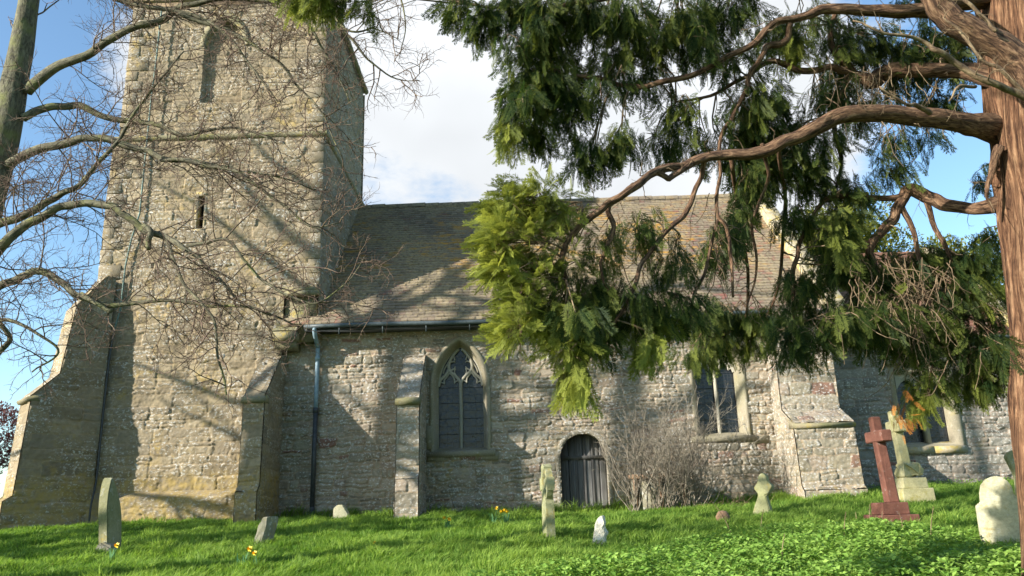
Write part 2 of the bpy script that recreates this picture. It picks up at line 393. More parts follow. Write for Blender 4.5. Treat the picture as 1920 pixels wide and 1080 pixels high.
MT['twig'] = bark('bare_twig', (.07, .04, .035), (.15, .105, .075), (.27, .22, .14), .5, 20, .005)
MT['shrubtwig'] = bark('shrub_twig', (.12, .10, .075), (.22, .19, .145), (.32, .285, .23), .5, 20, .005)
def leafmat(name, lo, hi, trans=.45, tcol=None, rough=.55, nz=0):
    m = M(name); a = m.attr(); m.b.inputs['Roughness'].default_value = rough; m.b.inputs['Specular IOR Level'].default_value = .12
    c = m.mix(a[0], lo, hi)
    if nz: c = m.mix(m.rng(m.noise(nz, 3), .4, .65, 0, .5), c, tuple(x*.6 for x in lo))
    m.color(c)
    t = m.n('ShaderNodeBsdfTranslucent'); m.l(m.mix(a[0], tcol[0], tcol[1]), t.inputs[0])
    x = m.n('ShaderNodeMixShader'); x.inputs[0].default_value = trans; m.l(m.b.outputs[0], x.inputs[1]); m.l(t.outputs[0], x.inputs[2]); m.l(x.outputs[0], m.out.inputs[0])
    return m.m
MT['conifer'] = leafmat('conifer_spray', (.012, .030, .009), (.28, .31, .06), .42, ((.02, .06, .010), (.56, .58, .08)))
MT['yew'] = leafmat('yew_leaves', (.06, .08, .015), (.22, .22, .04), .25, ((.08, .12, .01), (.25, .3, .04)))
MT['redleaf'] = leafmat('purple_twigs', (.09, .035, .035), (.20, .09, .08), .2, ((.1, .03, .03), (.25, .1, .08)))
MT['grass'] = leafmat('grass_blades', (.07, .15, .022), (.29, .40, .08), .4, ((.13, .30, .02), (.50, .66, .09)))
MT['weed'] = leafmat('ground_elder', (.08, .19, .025), (.28, .42, .09), .35, ((.14, .34, .02), (.44, .62, .10)))
MT['daffleaf'] = leafmat('daffodil_leaf', (.06, .16, .07), (.16, .32, .15), .3, ((.08, .2, .05), (.2, .35, .1)))
MT['deadleaf'] = leafmat('dead_leaf', (.16, .09, .04), (.36, .26, .14), .2, ((.2, .1, .04), (.35, .25, .1)))
MT['petal'] = plain('daffodil_yellow', (.75, .52, .02), .5, 0, (.8, .6, .06)); MT['trumpet'] = plain('daffodil_orange', (.85, .50, .015), .5)
mg = M('soil_and_thatch'); cg = mg.mix(mg.rng(mg.noise(3, 6, .65), .35, .65), (.045, .085, .014), (.08, .14, .022)); mg.bump(mg.noise(30, 5), .03); MT['ground'] = mg.color(cg)

# ------------------------------------------------------------------ ground
def gz(x, y):
    x = np.asarray(x, float); y = np.asarray(y, float)
    z = np.interp(y, [-30, 0, 2, 5, 9, 13, 17, 19.5, 26, 60], [-1.9, -1.62, -1.6, -1.27, -.86, -.56, -.30, -.22, -.25, -.6])
    k = np.clip((y-4)/14, 0, 1)
    z = z+k*np.interp(x, [-30, -12, -8, -3, 2, 6, 9, 12, 30], [-.1, .0, .05, .02, -.03, .15, .25, .32, .4])
    z = z+.05*(fbm(x*.5+40, y*.5+40, 2, 3)-.5)+.035*(vn(x*1.7+40, y*1.7+40, 4)-.5)*np.clip((22-y)/4, 0, 1)
    return z
def hit(px, py, lo=5., hi=24.):
    """where the sight line through a photograph point meets the ground"""
    d = ray(px, py); Y = np.linspace(lo, hi, 1500); g = gz(d[0]*Y, Y); k = np.where(d[2]*Y < g+.0)[0]
    Yh = Y[k[0]] if len(k) else hi
    return np.array([d[0]*Yh, Yh, float(gz(d[0]*Yh, Yh))])
xs = np.concatenate([-np.geomspace(700, 21, 14), np.linspace(-20, 20, 161), np.geomspace(21, 700, 14)])
ys = np.concatenate([-np.geomspace(300, 7, 10), np.linspace(-6, 26, 129), np.geomspace(27, 1200, 16)])
gx, gy = np.meshgrid(xs, ys); gx = gx.ravel(); gy = gy.ravel()
ground = mk('ground', np.stack([gx, gy, gz(gx, gy)], -1), grid_faces(len(xs), len(ys)), MT['ground'], smooth=True)
tag(ground, kind='structure')
# ------------------------------------------------------------------ church
church = thing('stone_church', (0, 19, 0), 'old rubble stone church with a square tower, long tiled nave roof and small arched door', 'church')
def arc(a, r, n):
    """half of a two-centred arch: (x, z) from the springing (a, 0) up to the apex (0, r)"""
    c = (a*a-r*r)/(2*a); Rr = a-c; t1 = math.atan2(r, -c)
    t = np.linspace(0, t1, n); return np.stack([c+Rr*np.cos(t), Rr*np.sin(t)], -1)
def outline(cx, w, zb, zs, za, n=12):
    A = arc(w/2, za-zs, n)
    L = [(-w/2, zb)]+[(-x, z+zs) for x, z in A]
    Rr = [(x, z+zs) for x, z in A[::-1][1:]]+[(w/2, zb)]
    P = np.array(L+Rr); P[:, 0] += cx; return P
def inside(x, z, cx, w, zb, zs, za):
    a = w/2; r = za-zs; c = (a*a-r*r)/(2*a); Rr = a-c; X = np.abs(x-cx)
    return (z > zb) & (X < a) & ((z < zs) | ((X-c)**2+(z-zs)**2 < Rr*Rr))
def loft(name, rings, mat, parent, close=True):
    """rings: list of (outline points, y); builds the stepped, splayed stone round an opening"""
    n = len(rings[0][0]); V = np.concatenate([np.stack([p[:, 0], np.full(n, y), p[:, 1]], -1) for p, y in rings])
    i = np.arange(n); j = np.roll(i, -1) if close else i+1
    if not close: i, j = i[:-1], j[:-1]
    Fs = [np.stack([k*n+i, k*n+j, (k+1)*n+j, (k+1)*n+i], -1) for k in range(len(rings)-1)]
    return mk(name, V, np.concatenate(Fs), mat, parent, np.tile([.5, 0, .5], (len(V), 1)))

W1 = dict(cx=-1.34, w=1.10, zb=1.35, zs=2.88, za=3.86)
W2 = dict(cx=4.93, w=.98, zb=1.52, zs=3.02, za=3.90)
DR = dict(cx=1.575, w=1.14, zb=-.5, zs=1.05, za=1.62)
def grow_o(o, d, b=None): return dict(cx=o['cx'], w=o['w']+2*d, zb=o['zb']-(d if b is None else b), zs=o['zs'], za=o['za']+d*1.15)
def nave_hole(u, v):
    x = u-5.68; z = v-.6
    return inside(x, z, **grow_o(W1, .17, .12)) | inside(x, z, **grow_o(W2, .17, .08)) | inside(x, z, **grow_o(DR, .0))
nb = Bag()
patch(nb, wallfn((-5.68, 19, -.6), (1, 0, 0)), (0, -1, 0), 13.34, 5.12, 11, .02, nave_hole, ch=(.075, .24), ln=(.10, .42), wob=.07, depth=.045)
patch(nb, wallfn((7.66, 19, -.6), (0, 1, 0)), (1, 0, 0), 4.3, 9.6, 12, .06, hole=lambda u, v: v-.6 > 4.5+1.11*(u+.05))
patch(nb, wallfn((-5.68, 27.6, -.6), (1, 0, 0)), (0, 1, 0), 13.34, 5.1, 13, .12)
tri = np.array([(7.66, 23.3, -.6), (7.66, 27.6, -.6), (7.66, 27.6, 4.5), (7.66, 23.3, 9.2)]); nb.add(tri, np.array([(0, 1, 2, 3)]))
nave = nb.make('nave_wall', MT['nave'], church)

# tower: -10.3..-4.8 by 18.7..23.9
tb = Bag()
def th(u, v):
    x = u-10.3; z = v-.6
    return ((x > -5.64) & (z < 5.2)) | ((np.abs(x+7.88) < .10) & (z > 7.0) & (z < 7.9))
patch(tb, wallfn((-10.3, 18.7, -.6), (1, 0, 0)), (0, -1, 0), 5.5, 10.12, 21, .022, th, ch=(.15, .36), ln=(.22, .60), wob=.04, depth=.03)
def recess(u, v):
    x = u-10.22; z = v+9.5
    m = inside(x, z, -7.62, 1.06, 10.6, 12.3, 13.12)
    return np.where(m, -.16, 0.)
patch(tb, wallfn((-10.22, 18.78, 9.5), (1, 0, 0)), (0, -1, 0), 5.36, 4.1, 22, .022, None, recess, ch=(.13, .3), ln=(.22, .6), wob=.06, depth=.035)
patch(tb, wallfn((-4.8, 18.7, 3.9), (0, 1, 0)), (1, 0, 0), 5.2, 5.62, 23, .03, ch=(.15, .33), ln=(.25, .7), depth=.05)
patch(tb, wallfn((-4.86, 18.78, 9.5), (0, 1, 0)), (1, 0, 0), 5.04, 4.1, 24, .03, ch=(.13, .3), ln=(.22, .6), depth=.05)
patch(tb, wallfn((-10.3, 23.9, -.6), (0, -1, 0)), (-1, 0, 0), 5.2, 10.15, 25, .06)
patch(tb, wallfn((-10.22, 23.85, 9.5), (0, -1, 0)), (-1, 0, 0), 5.07, 4.1, 28, .05)
patch(tb, wallfn((-4.8, 23.9, -.6), (-1, 0, 0)), (0, 1, 0), 5.5, 14.2, 26, .12)
for x0, x1 in ((-10.3, -7.98), (-7.98, -7.78), (-7.78, -4.84)):
    pass
tower = tb.make('tower', MT['tower'], church)
pb = Bag()                                            # battered plinth along the tower foot
patch(pb, wallfn((-10.2, 18.53, -.7), (1, 0, 0)), (0, -1, 0), 4.15, 1.12, 27, .022, ch=(.26, .36), ln=(.5, 1.), wob=.02, depth=.02)
s_ = np.array([(-10.2, 18.52, .42), (-6.05, 18.52, .42), (-6.05, 18.69, .56), (-10.2, 18.69, .56)]); pb.add(s_, np.array([(0, 1, 2, 3)]))
pb.make('plinth', MT['tower'], church)
def stringc(name, z, p, h, x0=-10.3, x1=-4.8, y0=18.7, y1=23.9, parent=church):
    b = Bag(); k = 60
    def run(A, B, n):
        A = np.array(A, float); B = np.array(B, float); n = np.array(n, float)
        prof = [(0, h*.62), (p, h*.45), (p, 0), (p*.45, -h*.35), (0, -h*.4)]
        t = np.linspace(0, 1, k); P = A+np.outer(t, B-A); dz = .012*(fbm(t*22, t*3, 4, 3)-.5)*2; dn = .02*(fbm(t*30, t*5+3, 7, 3)-.5)*2
        V = np.concatenate([P+np.outer(a+dn*(a > 0), n)+np.stack([0*t, 0*t, c+dz], -1) for a, c in prof])
        b.add(V, grid_faces(k, len(prof)))
    e = p
    run((x0-e, y0, z), (x1+e, y0, z), (0, -1, 0)); run((x1, y0-e, z), (x1, y1+e, z), (1, 0, 0)); run((x0, y1+e, z), (x0, y0-e, z), (-1, 0, 0))
    return b.make(name, MT['string'], parent)
_B = outline(-7.62, 1.36, 12.25, 12.3, 13.38, 12)[1:-1]; _A = outline(-7.62, 1.06, 12.25, 12.3, 13.12, 12)[1:-1]; _C = outline(-7.62, 1.03, 12.25, 12.3, 13.09, 12)[1:-1]
loft('blind_arch', [(_B, 18.8), (_B, 18.735), (_A, 18.73), (_C, 18.93)], MT['string'], church, False)
stringc('string_course', 9.52, .085, .15)
stringc('cornice', 13.72, .10, .16)
rb = Bag(); A = np.array([(-10.4, 18.6, 13.7), (-4.7, 18.6, 13.7), (-4.7, 24., 13.7), (-10.4, 24., 13.7), (-7.55, 21.3, 15.2)])
rb.add(A, [np.array([(0, 1, 4), (1, 2, 4), (2, 3, 4), (3, 0, 4)]), np.array([(0, 3, 2, 1)])]); rb.make('tower_roof', MT['tiles'], church)
lb = Bag(); lb.box((-5.72, 18.56, 5.14), (-4.74, 18.74, 5.26), .006); lb.box((-5.7, 18.62, 5.26), (-4.76, 18.72, 5.36), .006); lb.box((-5.62, 18.76, 4.0), (-4.84, 18.99, 5.2)); lb.make('weathered_ledge', MT['string'], church)
sb = Bag(); sb.box((-8.0, 18.98, 6.98), (-7.76, 19.05, 7.92)); sw = sb.make('slit_window', MT['void'], church)
sr = Bag()
for a, b in (((-8.03, 18.69, 6.95), (-7.965, 19.0, 7.95)), ((-7.795, 18.69, 6.95), (-7.73, 19.0, 7.95)), ((-8.03, 18.68, 7.9), (-7.73, 19.0, 8.0)), ((-8.03, 18.68, 6.9), (-7.73, 19.0, 6.99))): sr.box(a, b, .004)
f_ = sr.make('frame', MT['quoin'], sw)
# corner stones of the tower: long and short, a little proud of the face
qb = Bag(); z = 5.4; k = 0
while z < 13.3:
    h = RNG.uniform(.26, .42); l = (.52, .3)[k % 2]*RNG.uniform(.85, 1.15); yy = 18.7 if z < 9.4 else 18.78; xx = -4.8 if z < 9.4 else -4.86
    if not (9.1 < z < 9.75): qb.box((xx-l, yy-.03, z+.008), (xx+.02, yy+(.3, .52)[k % 2], z+h-.008), .006)
    l = (.3, .5)[k % 2]*RNG.uniform(.85, 1.15); xw = -10.3 if z < 9.4 else -10.22
    if not (9.1 < z < 9.75): qb.box((xw-.02, yy-.03, z+.008), (xw+l, yy+(.5, .3)[k % 2], z+h-.008), .006)
    z += h; k += 1
qo = qb.make('quoins', MT['tower'], church)
bm = bmesh.new(); bm.from_mesh(qo.data); bmesh.ops.bevel(bm, geom=bm.edges[:], offset=.009, segments=1, affect='EDGES'); bm.to_mesh(qo.data); bm.free()

def buttress(name, O, n, w, prof, seed, mat, caps=(), step=.022, **kw):
    O = np.array([O[0], O[1], 0.]); n = np.array([n[0], n[1], 0.]); ud = np.array([-n[1], n[0], 0.])
    if ud.dot(np.array([1, -1, 0])) < 0 and abs(n[0]) > .1: pass
    b = Bag(); P = np.array(prof, float)
    for (z0, d0), (z1, d1) in zip(P[:-1], P[1:]):
        L = math.hypot(z1-z0, d1-d0)
        if L < .02: continue
        nr = n*(z1-z0)/L+np.array([0, 0, 1.])*(d0-d1)/L
        fn = lambda u, v, z0=z0, d0=d0, z1=z1, d1=d1, L=L: O+np.outer(u-w/2, ud)+np.outer(d0+(d1-d0)*v/L, n)+np.outer(z0+(z1-z0)*v/L, (0, 0, 1.))
        patch(b, fn, nr, w, L, seed, step, v0=z0, fade=True, **kw)
    D = P[:, 1].max(); H = P[-1, 0]-P[0, 0]
    for s in (-1, 1):
        def fn(u, v, s=s):
            z = P[0, 0]+v; d = np.interp(z, P[:, 0], P[:, 1])*u/D
            return O+np.outer(np.full(len(u), s*w/2), ud)+np.outer(d, n)+np.outer(z, (0, 0, 1.))
        patch(b, fn, s*ud, D, H, seed+3, step*1.2, u0=3, v0=P[0, 0], **kw)
    o = b.make(name, mat, church)
    if caps:
        c = Bag()
        for z0, z1, d, dx in caps:
            q = [O+ud*(a*(w/2+dx))+n*e+np.array([0, 0, zz]) for zz, e1 in ((z0, d-.04), (z0+.05, d), (z1, d-.02)) for a, e in ((-1, e1), (1, e1))]
            q += [O+ud*(a*(w/2+dx))+n*(d-.35)+np.array([0, 0, zz]) for zz in (z0, z1+.12) for a in (-1, 1)]
            q = np.array(q)+RNG.normal(0, .006, (10, 3))
            c.add(q, [np.array([(0, 1, 3, 2), (2, 3, 5, 4), (4, 5, 9, 8), (6, 7, 1, 0)]), np.array([(0, 2, 4), (0, 4, 8), (0, 8, 6), (1, 5, 3), (1, 9, 5), (1, 7, 9)])])
        c.make('drip_stone', MT['string'], o)
    return o
qk = dict(ch=(.2, .34), ln=(.3, .7), wob=.03, depth=.028)
buttress('buttress', (-5.86, 19.0), (0, -1), .46, [(-.6, 1.6), (.45, 1.6), (.58, 1.45), (2.44, 1.42), (2.5, 1.46), (3.55, .42), (3.7, .22)], 31, MT['tower'], ((2.38, 2.5, 1.54, .04),), **qk)
buttress('buttress', (-2.42, 19.0), (0, -1), .50, [(-.6, 1.5), (.62, 1.46), (.74, 1.34), (2.28, 1.32), (2.36, 1.36), (3.55, .14), (3.62, .0)], 34, MT['nave'], ((2.25, 2.37, 1.45, .03),), **qk)
buttress('buttress', (6.86, 19.0), (0, -1), 1.34, [(-.5, 1.5), (.12, 1.46), (.22, 1.34), (1.52, 1.26), (1.58, 1.3), (1.95, .62), (4.35, .62)], 37, MT['nave'], ((1.47, 1.57, 1.35, .02),), ch=(.15, .3), ln=(.2, .55), depth=.035)
buttress('diagonal_buttress', (-10.1, 18.9), (-.7071, -.7071), .80, [(-.7, 1.80), (.4, 1.78), (.52, 1.60), (2.58, 1.50), (2.64, 1.56), (3.25, .98), (4.9, .80), (5.75, .2)], 41, MT['tower'], ((2.58, 2.66, 1.60, .02),), **qk)
cb = Bag(); cb.box((-5.78, 18.35, 3.98), (-5.22, 18.98, 4.2), .01); cb.box((-5.74, 18.5, 3.8), (-5.26, 18.98, 3.98), .01)
cb.add([(-5.8, 18.33, 4.2), (-5.2, 18.33, 4.2), (-5.25, 18.7, 4.42), (-5.75, 18.7, 4.42)], np.array([(0, 1, 2, 3)])); cb.make('corbel', MT['string'], church)

# roofs of separate tiles
def roof(name, mat, X0, X1, ye, ze, yr, zr, n, tw, seed, xlow=None, ylow=0, over=.0, red=None):
    g = np.random.default_rng(seed); V = []; Fq = []; C = []; k = 0
    L = math.hypot(yr-ye, zr-ze); dy = (yr-ye)/L; dz = (zr-ze)/L; e = L/n
    sag = lambda x, t: -.035*math.sin((x-X0)/(X1-X0)*math.pi)*math.sin(t*math.pi)+.02*(float(vn(x*.6, t*6, seed))-.5)
    for i in range(n):
        x = (X0 if (ye+i*e*dy > ylow or xlow is None) else xlow)-g.random()*tw
        lim = X0 if (ye+i*e*dy > ylow or xlow is None) else xlow
        rl = g.normal(0, .003)
        while x < X1:
            w = tw*g.uniform(.93, 1.07); a = max(x, lim); b = min(x+w-.006, X1); x += w
            if b-a < .02: continue
            lift = .046+g.normal(0, .007)+rl; s0 = i*e-.012+g.normal(0, .007); s1 = (i+1)*e+.03; t = i/n
            r = g.random(); r2 = g.random(); tw_ = g.normal(0, .004)
            for (xx, s, l) in ((a, s0, 0.004), (b, s0, 0.004), (a, s0, lift), (b, s0, lift+tw_), (a, s1, .008), (b, s1, .008)):
                q = sag(xx, t); V.append((xx, ye+s*dy-l*dz, ze+s*dz+l*dy+q)); C.append((r if red is None else red(xx, t, r, g), 0, r2))
            Fq += [(k, k+1, k+3, k+2), (k+2, k+3, k+5, k+4)]; Fq += [(k, k+2, k+4, k+4)] if False else []
            k += 6
    V += [(lim, ye, ze-.02), (X1, ye, ze-.02), (X1, yr, zr-.02), (lim, yr, zr-.02)]; C += [(.2, 0, 0)]*4; Fq.append((k, k+1, k+2, k+3))
    return mk(name, np.array(V), np.array(Fq), mat, church, np.array(C))
def redmix(x, t, r, g):
    p = .08
    if x < -4.2 and t < .25: p = .45
    if x > 5.: p = .38
    return .9+.1*r if g.random() < p else r*.88
nroof = roof('nave_roof', MT['tiles'], -4.82, 7.62, 18.52, 4.38, 23.3, 9.24, 47, .165, 51, -5.62, 18.72, red=redmix)
b = Bag(); b.add([(-4.8, 23.3, 9.2), (7.62, 23.3, 9.2), (7.62, 28.0, 4.3), (-4.8, 28.0, 4.3)], np.array([(3, 2, 1, 0)])); b.make('north_roof', MT['tiles'], church)
def ridge(X0, X1, y, z, r, seed, mat):
    b = Bag(); x = X0; g = np.random.default_rng(seed)
    while x < X1:
        w = .42*g.uniform(.95, 1.05); dzz = g.normal(0, .008); t = np.linspace(-.15*math.pi, 1.15*math.pi, 7)
        V = [(xx, y+r*math.cos(a), z+dzz+r*.8*math.sin(a)+.01*(xx > x)) for xx in (x, min(x+w-.012, X1)) for a in t]
        b.add(V, grid_faces(7, 2), np.tile([g.random()*.8, 0, .5], (14, 1))); b.add([V[i] for i in range(7)], np.arange(7)[None], np.tile([.1, 0, .5], (7, 1))); x += w
    b.make('ridge_tiles', mat, church)
ridge(-4.78, 7.6, 23.3, 9.24, .13, 5, MT['tiles'])
croof = roof('chancel_roof', MT['redtiles'], 7.72, 12.75, 19.55, 3.80, 23.3, 7.15, 30, .17, 55)
b = Bag(); b.add([(7.7, 23.3, 7.1), (12.8, 23.3, 7.1), (12.8, 27.1, 3.7), (7.7, 27.1, 3.7)], np.array([(3, 2, 1, 0)])); b.make('north_roof', MT['redtiles'], church)
ridge(7.75, 12.8, 23.3, 7.15, .11, 6, MT['redtiles'])
def coping(x0, x1, ya, za, yb, zb, n, th, seed):
    b = Bag(); g = np.random.default_rng(seed); A = np.array([ya, za]); B = np.array([yb, zb]); L = np.linalg.norm(B-A); d = (B-A)/L; nr = np.array([-d[1], d[0]])
    cuts = np.sort(np.concatenate([[0, 1], (np.arange(1, n)+g.uniform(-.2, .2, n-1))/n]))*L
    for s0, s1 in zip(cuts[:-1], cuts[1:]):
        t = th+g.normal(0, .012); q = []
        for s, hh in ((s0+.006, -.25), (s1-.006, -.25), (s1-.006, t), (s0+.006, t)):
            p = A+d*s+nr*hh; q.append(p)
        V = np.array([(x, p[0], p[1]) for x in (x0, x1) for p in q])+g.normal(0, .004, (8, 3))
        b.add(V, np.array([(0, 1, 2, 3), (7, 6, 5, 4), (3, 2, 6, 7), (0, 3, 7, 4), (1, 5, 6, 2), (0, 4, 5, 1)]))
    return b
cp = coping(7.56, 8.02, 18.5, 4.36, 23.3, 9.24, 8, .24, 3); cp.box((7.52, 22.95, 9.2), (8.06, 23.65, 9.85), .01); cp.box((7.56, 18.42, 4.2), (8.0, 18.95, 4.6), .008)
cpo = cp.make('gable_coping', MT['quoin'], church)
cp = coping(12.7, 13.15, 19.5, 3.8, 23.3, 7.15, 6, .22, 4); cp.box((12.68, 19.4, 3.66), (13.17, 19.9, 4.05), .008);
cp2 = cp.make('gable_coping', MT['quoin'], church)
for o in (cpo, cp2):
    bm = bmesh.new(); bm.from_mesh(o.data); bmesh.ops.bevel(bm, geom=bm.edges[:], offset=.02, segments=1, affect='EDGES'); bm.to_mesh(o.data); bm.free()

# chancel wall
CW = dict(x0=9.72, x1=10.92, zb=1.2, zt=2.92)
def chole(u, v):
    x = u+7.66; z = v-.5
    return (x > CW['x0']-.2) & (x < CW['x1']+.2) & (z > CW['zb']-.16) & (z < CW['zt']+.2)
b = Bag(); patch(b, wallfn((7.66, 19.9, -.5), (1, 0, 0)), (0, -1, 0), 5.4, 4.45, 61, .022, chole, ch=(.10, .27), ln=(.14, .5), wob=.06, depth=.045)
patch(b, wallfn((13.06, 19.9, -.5), (0, 1, 0)), (1, 0, 0), 3.4, 7.7, 62, .08, hole=lambda u, v: v-.5 > 4.1+.9*u)
b.add([(13.06, 23.3, -.5), (13.06, 26.7, -.5), (13.06, 26.7, 4.1), (13.06, 23.3, 7.2)], np.array([(0, 1, 2, 3)]))
b.make('chancel_wall', MT['chancel'], church)

# nave windows: stone surround, glass, tracery
def frame_rings(o, Y, n=14):
    f = lambda d, b: outline(n=n, **grow_o(o, d, b))
    return [(f(.19, .15), Y+.12), (f(.19, .15), Y-.03), (f(.125, .10), Y-.034), (f(.10, .085), Y-.005), (f(.045, .03), Y+.16), (f(.045, .03), Y+.20), (f(.0, .0), Y+.24), (f(.0, .0), Y+.42)]
def window(o, Y, gl):
    root = None
    P = outline(**grow_o(o, .02), n=14); V = np.stack([P[:, 0], np.full(len(P), Y+.36), P[:, 1]], -1)
    c = np.array([[o['cx'], Y+.36, (o['zb']+o['zs'])/2]]); n = len(P); i = np.arange(n)
    w = mk('window', np.concatenate([V, c]), np.stack([i, np.roll(i, -1), np.full(n, n)], -1)[:, ::-1], MT[gl], church)
    fr = loft('frame', frame_rings(o, Y), MT['ashlar'], w)
    s = Bag(); s.box((o['cx']-o['w']/2-.28, Y-.075, o['zb']-.2), (o['cx']+o['w']/2+.28, Y+.1, o['zb']-.07), .004)
    s.add([(o['cx']-o['w']/2-.1, Y-.055, o['zb']-.07), (o['cx']+o['w']/2+.1, Y-.055, o['zb']-.07), (o['cx']+o['w']/2+.02, Y+.3, o['zb']+.03), (o['cx']-o['w']/2-.02, Y+.3, o['zb']+.03)], np.array([(0, 1, 2, 3)]))
    s.make('sill', MT['ashlar'], w)
    h = Bag(); 
    Ph = outline(**grow_o(o, .245, -9), n=14)[1:-1]; Ph = Ph[Ph[:, 1] > o['zs']-.02]
    return w, fr
def tracery(o, Y, w, full=True):
    t = Bag(); cx, zb, zs, za = o['cx'], o['zb'], o['zs'], o['za']; S = o['w']/1.10; H = za-zs
    def T(pts, r=.036, r2=None, sd=8):
        P = smooth_path([(cx+a*S, Y+.30, zs+b*H/1.0) for a, b in pts], 5); t1 = np.linspace(r, r2 or r, len(P))
        tube(t, P, t1, sd)
    # coordinates: x about the mullion, height above the springing in shares of the arch's rise
    tube(t, [(cx, Y+.29, zb-.02), (cx, Y+.29, zs+.10*H)], .045, 8); tube(t, [(cx, Y+.25, zb-.02), (cx, Y+.25, zs+.08*H)], .024, 6)
    for s in (-1, 1):
        T([(0, .06), (s*.05, .17), (s*.15, .28), (s*.255, .38), (s*.29, .50), (s*.26, .65), (s*.17, .80), (s*.04, .95)], .038)     # reticulation
        T([(s*.545, .0), (s*.50, .16), (s*.40, .26), (s*.33, .35), (s*.275, .46)], .036)                                   # outer arch of the light
        T([(s*.54, .02), (s*.50, .10), (s*.42, .08), (s*.405, .05)], .024, .012, 6)                                            # cusps of the light
        T([(s*.0, .05), (s*.05, .14), (s*.14, .10), (s*.15, .06)], .024, .012, 6)
        T([(s*.405, .07), (s*.40, .17), (s*.34, .24), (s*.275, .34)], .024, .02, 6)
        T([(s*.15, .08), (s*.16, .19), (s*.21, .27), (s*.275, .34)], .024, .02, 6)
        T([(s*.24, .40), (s*.15, .45), (s*.13, .50)], .026, .012, 6)                                                        # cusps of the quatrefoil
        T([(s*.13, .45), (s*.15, .36), (s*.11, .28)], .02, .012, 6)
        T([(s*.28, .60), (s*.17, .63), (s*.13, .60)], .026, .012, 6); T([(s*.13, .66), (s*.16, .74), (s*.18, .80)], .02, .014, 6)
        T([(s*.55, .0), (s*.54, .18), (s*.50, .36), (s*.43, .55), (s*.33, .72), (s*.20, .88), (s*.02, 1.02)], .04)                  # rim
        T([(s*.43, .33), (s*.40, .44), (s*.33, .56), (s*.28, .66)], .022, .018, 6)
    t.make('tracery', MT['tracery'], w, smooth=True)
    g = Bag()
    for zz in np.arange(zb+.36, zs, .38): tube(g, [(cx-o['w']/2, Y+.345, zz), (cx+o['w']/2, Y+.345, zz)], .007, 5)
    g.make('glazing_bar', MT['pipe_dark'], w)
w1, f1 = window(W1, 19.0, 'glass'); tracery(W1, 19.0, w1)
w2, f2 = window(W2, 19.0, 'glass2'); tracery(W2, 19.0, w2)
# hood stones round the first window, long blocks of different lengths either side
for (x0, z0, x1, z1) in ((-2.2, 1.05, -1.72, 1.28), (-1.0, 1.05, -.45, 1.22), (5.45, 1.25, 6.0, 1.42), (-2.2, 1.35, -2.02, 1.9)):
    db = Bag(); db.box((x0, 18.96, z0), (x1, 19.1, z1), .008); db.make('dressed_block', MT['ashlar'], church)
# chancel window: square head, two lights
b = Bag(); X0, X1, ZB, ZT = CW['x0'], CW['x1'], CW['zb'], CW['zt']; Yc = 19.9
b.add([(X0-.02, Yc+.3, ZB-.02), (X1+.02, Yc+.3, ZB-.02), (X1+.02, Yc+.3, ZT+.02), (X0-.02, Yc+.3, ZT+.02)], np.array([(0, 1, 2, 3)]))
cwn = b.make('window', MT['glass2'], church)
def rect(d, e): return np.array([(X0-d, ZB-d*.8), (X0-d, ZT+d), (X1+d, ZT+d), (X1+d, ZB-d*.8)])
loft('frame', [(rect(.22, 0), Yc+.1), (rect(.22, 0), Yc-.05), (rect(.10, 0), Yc-.05), (rect(.02, 0), Yc+.12), (rect(0, 0), Yc+.2), (rect(0, 0), Yc+.34)], MT['ashlar'], cwn)
b = Bag(); mx_ = (X0+X1)/2; b.box((mx_-.05, Yc+.1, ZB-.02), (mx_+.05, Yc+.28, ZT+.01), .003); b.make('mullion', MT['tracery'], cwn)
b = Bag()
for c in ((X0+mx_)/2-.012, (X1+mx_)/2+.012):
    hw = (X1-X0)/4-.03; A = arc(hw, .36, 8); zs_ = ZT-.48
    P = [(c-hw, zs_)]+[(c-x, zs_+z) for x, z in A]+[(c+x, zs_+z) for x, z in A[::-1]]+[(c+hw, zs_)]
    V = []
    for (x, z) in P: V += [(x, Yc+.17, z), (x, Yc+.17, ZT+.01), (x, Yc+.27, z)]
    n = len(P); b.add(V, np.array([(3*i, 3*i+1, 3*i+4, 3*i+3) for i in range(n-1)]+[(3*i, 3*i+3, 3*i+5, 3*i+2) for i in range(n-1)]))
b.make('light_heads', MT['tracery'], cwn)
b = Bag(); b.box((X0-.28, Yc-.12, ZT+.24), (X1+.28, Yc+.05, ZT+.34), .004); b.make('label_moulding', MT['string'], cwn)
b = Bag(); b.box((X0-.2, Yc-.09, ZB-.26), (mx_-.01, Yc+.08, ZB-.1), .004); b.box((mx_+.01, Yc-.09, ZB-.26), (X1+.2, Yc+.08, ZB-.1), .004)
b.add([(X0-.05, Yc-.075, ZB-.1), (X1+.05, Yc-.075, ZB-.1), (X1+.02, Yc+.28, ZB+.03), (X0-.02, Yc+.28, ZB+.03)], np.array([(0, 1, 2, 3)])); b.make('sill', MT['quoin'], cwn)

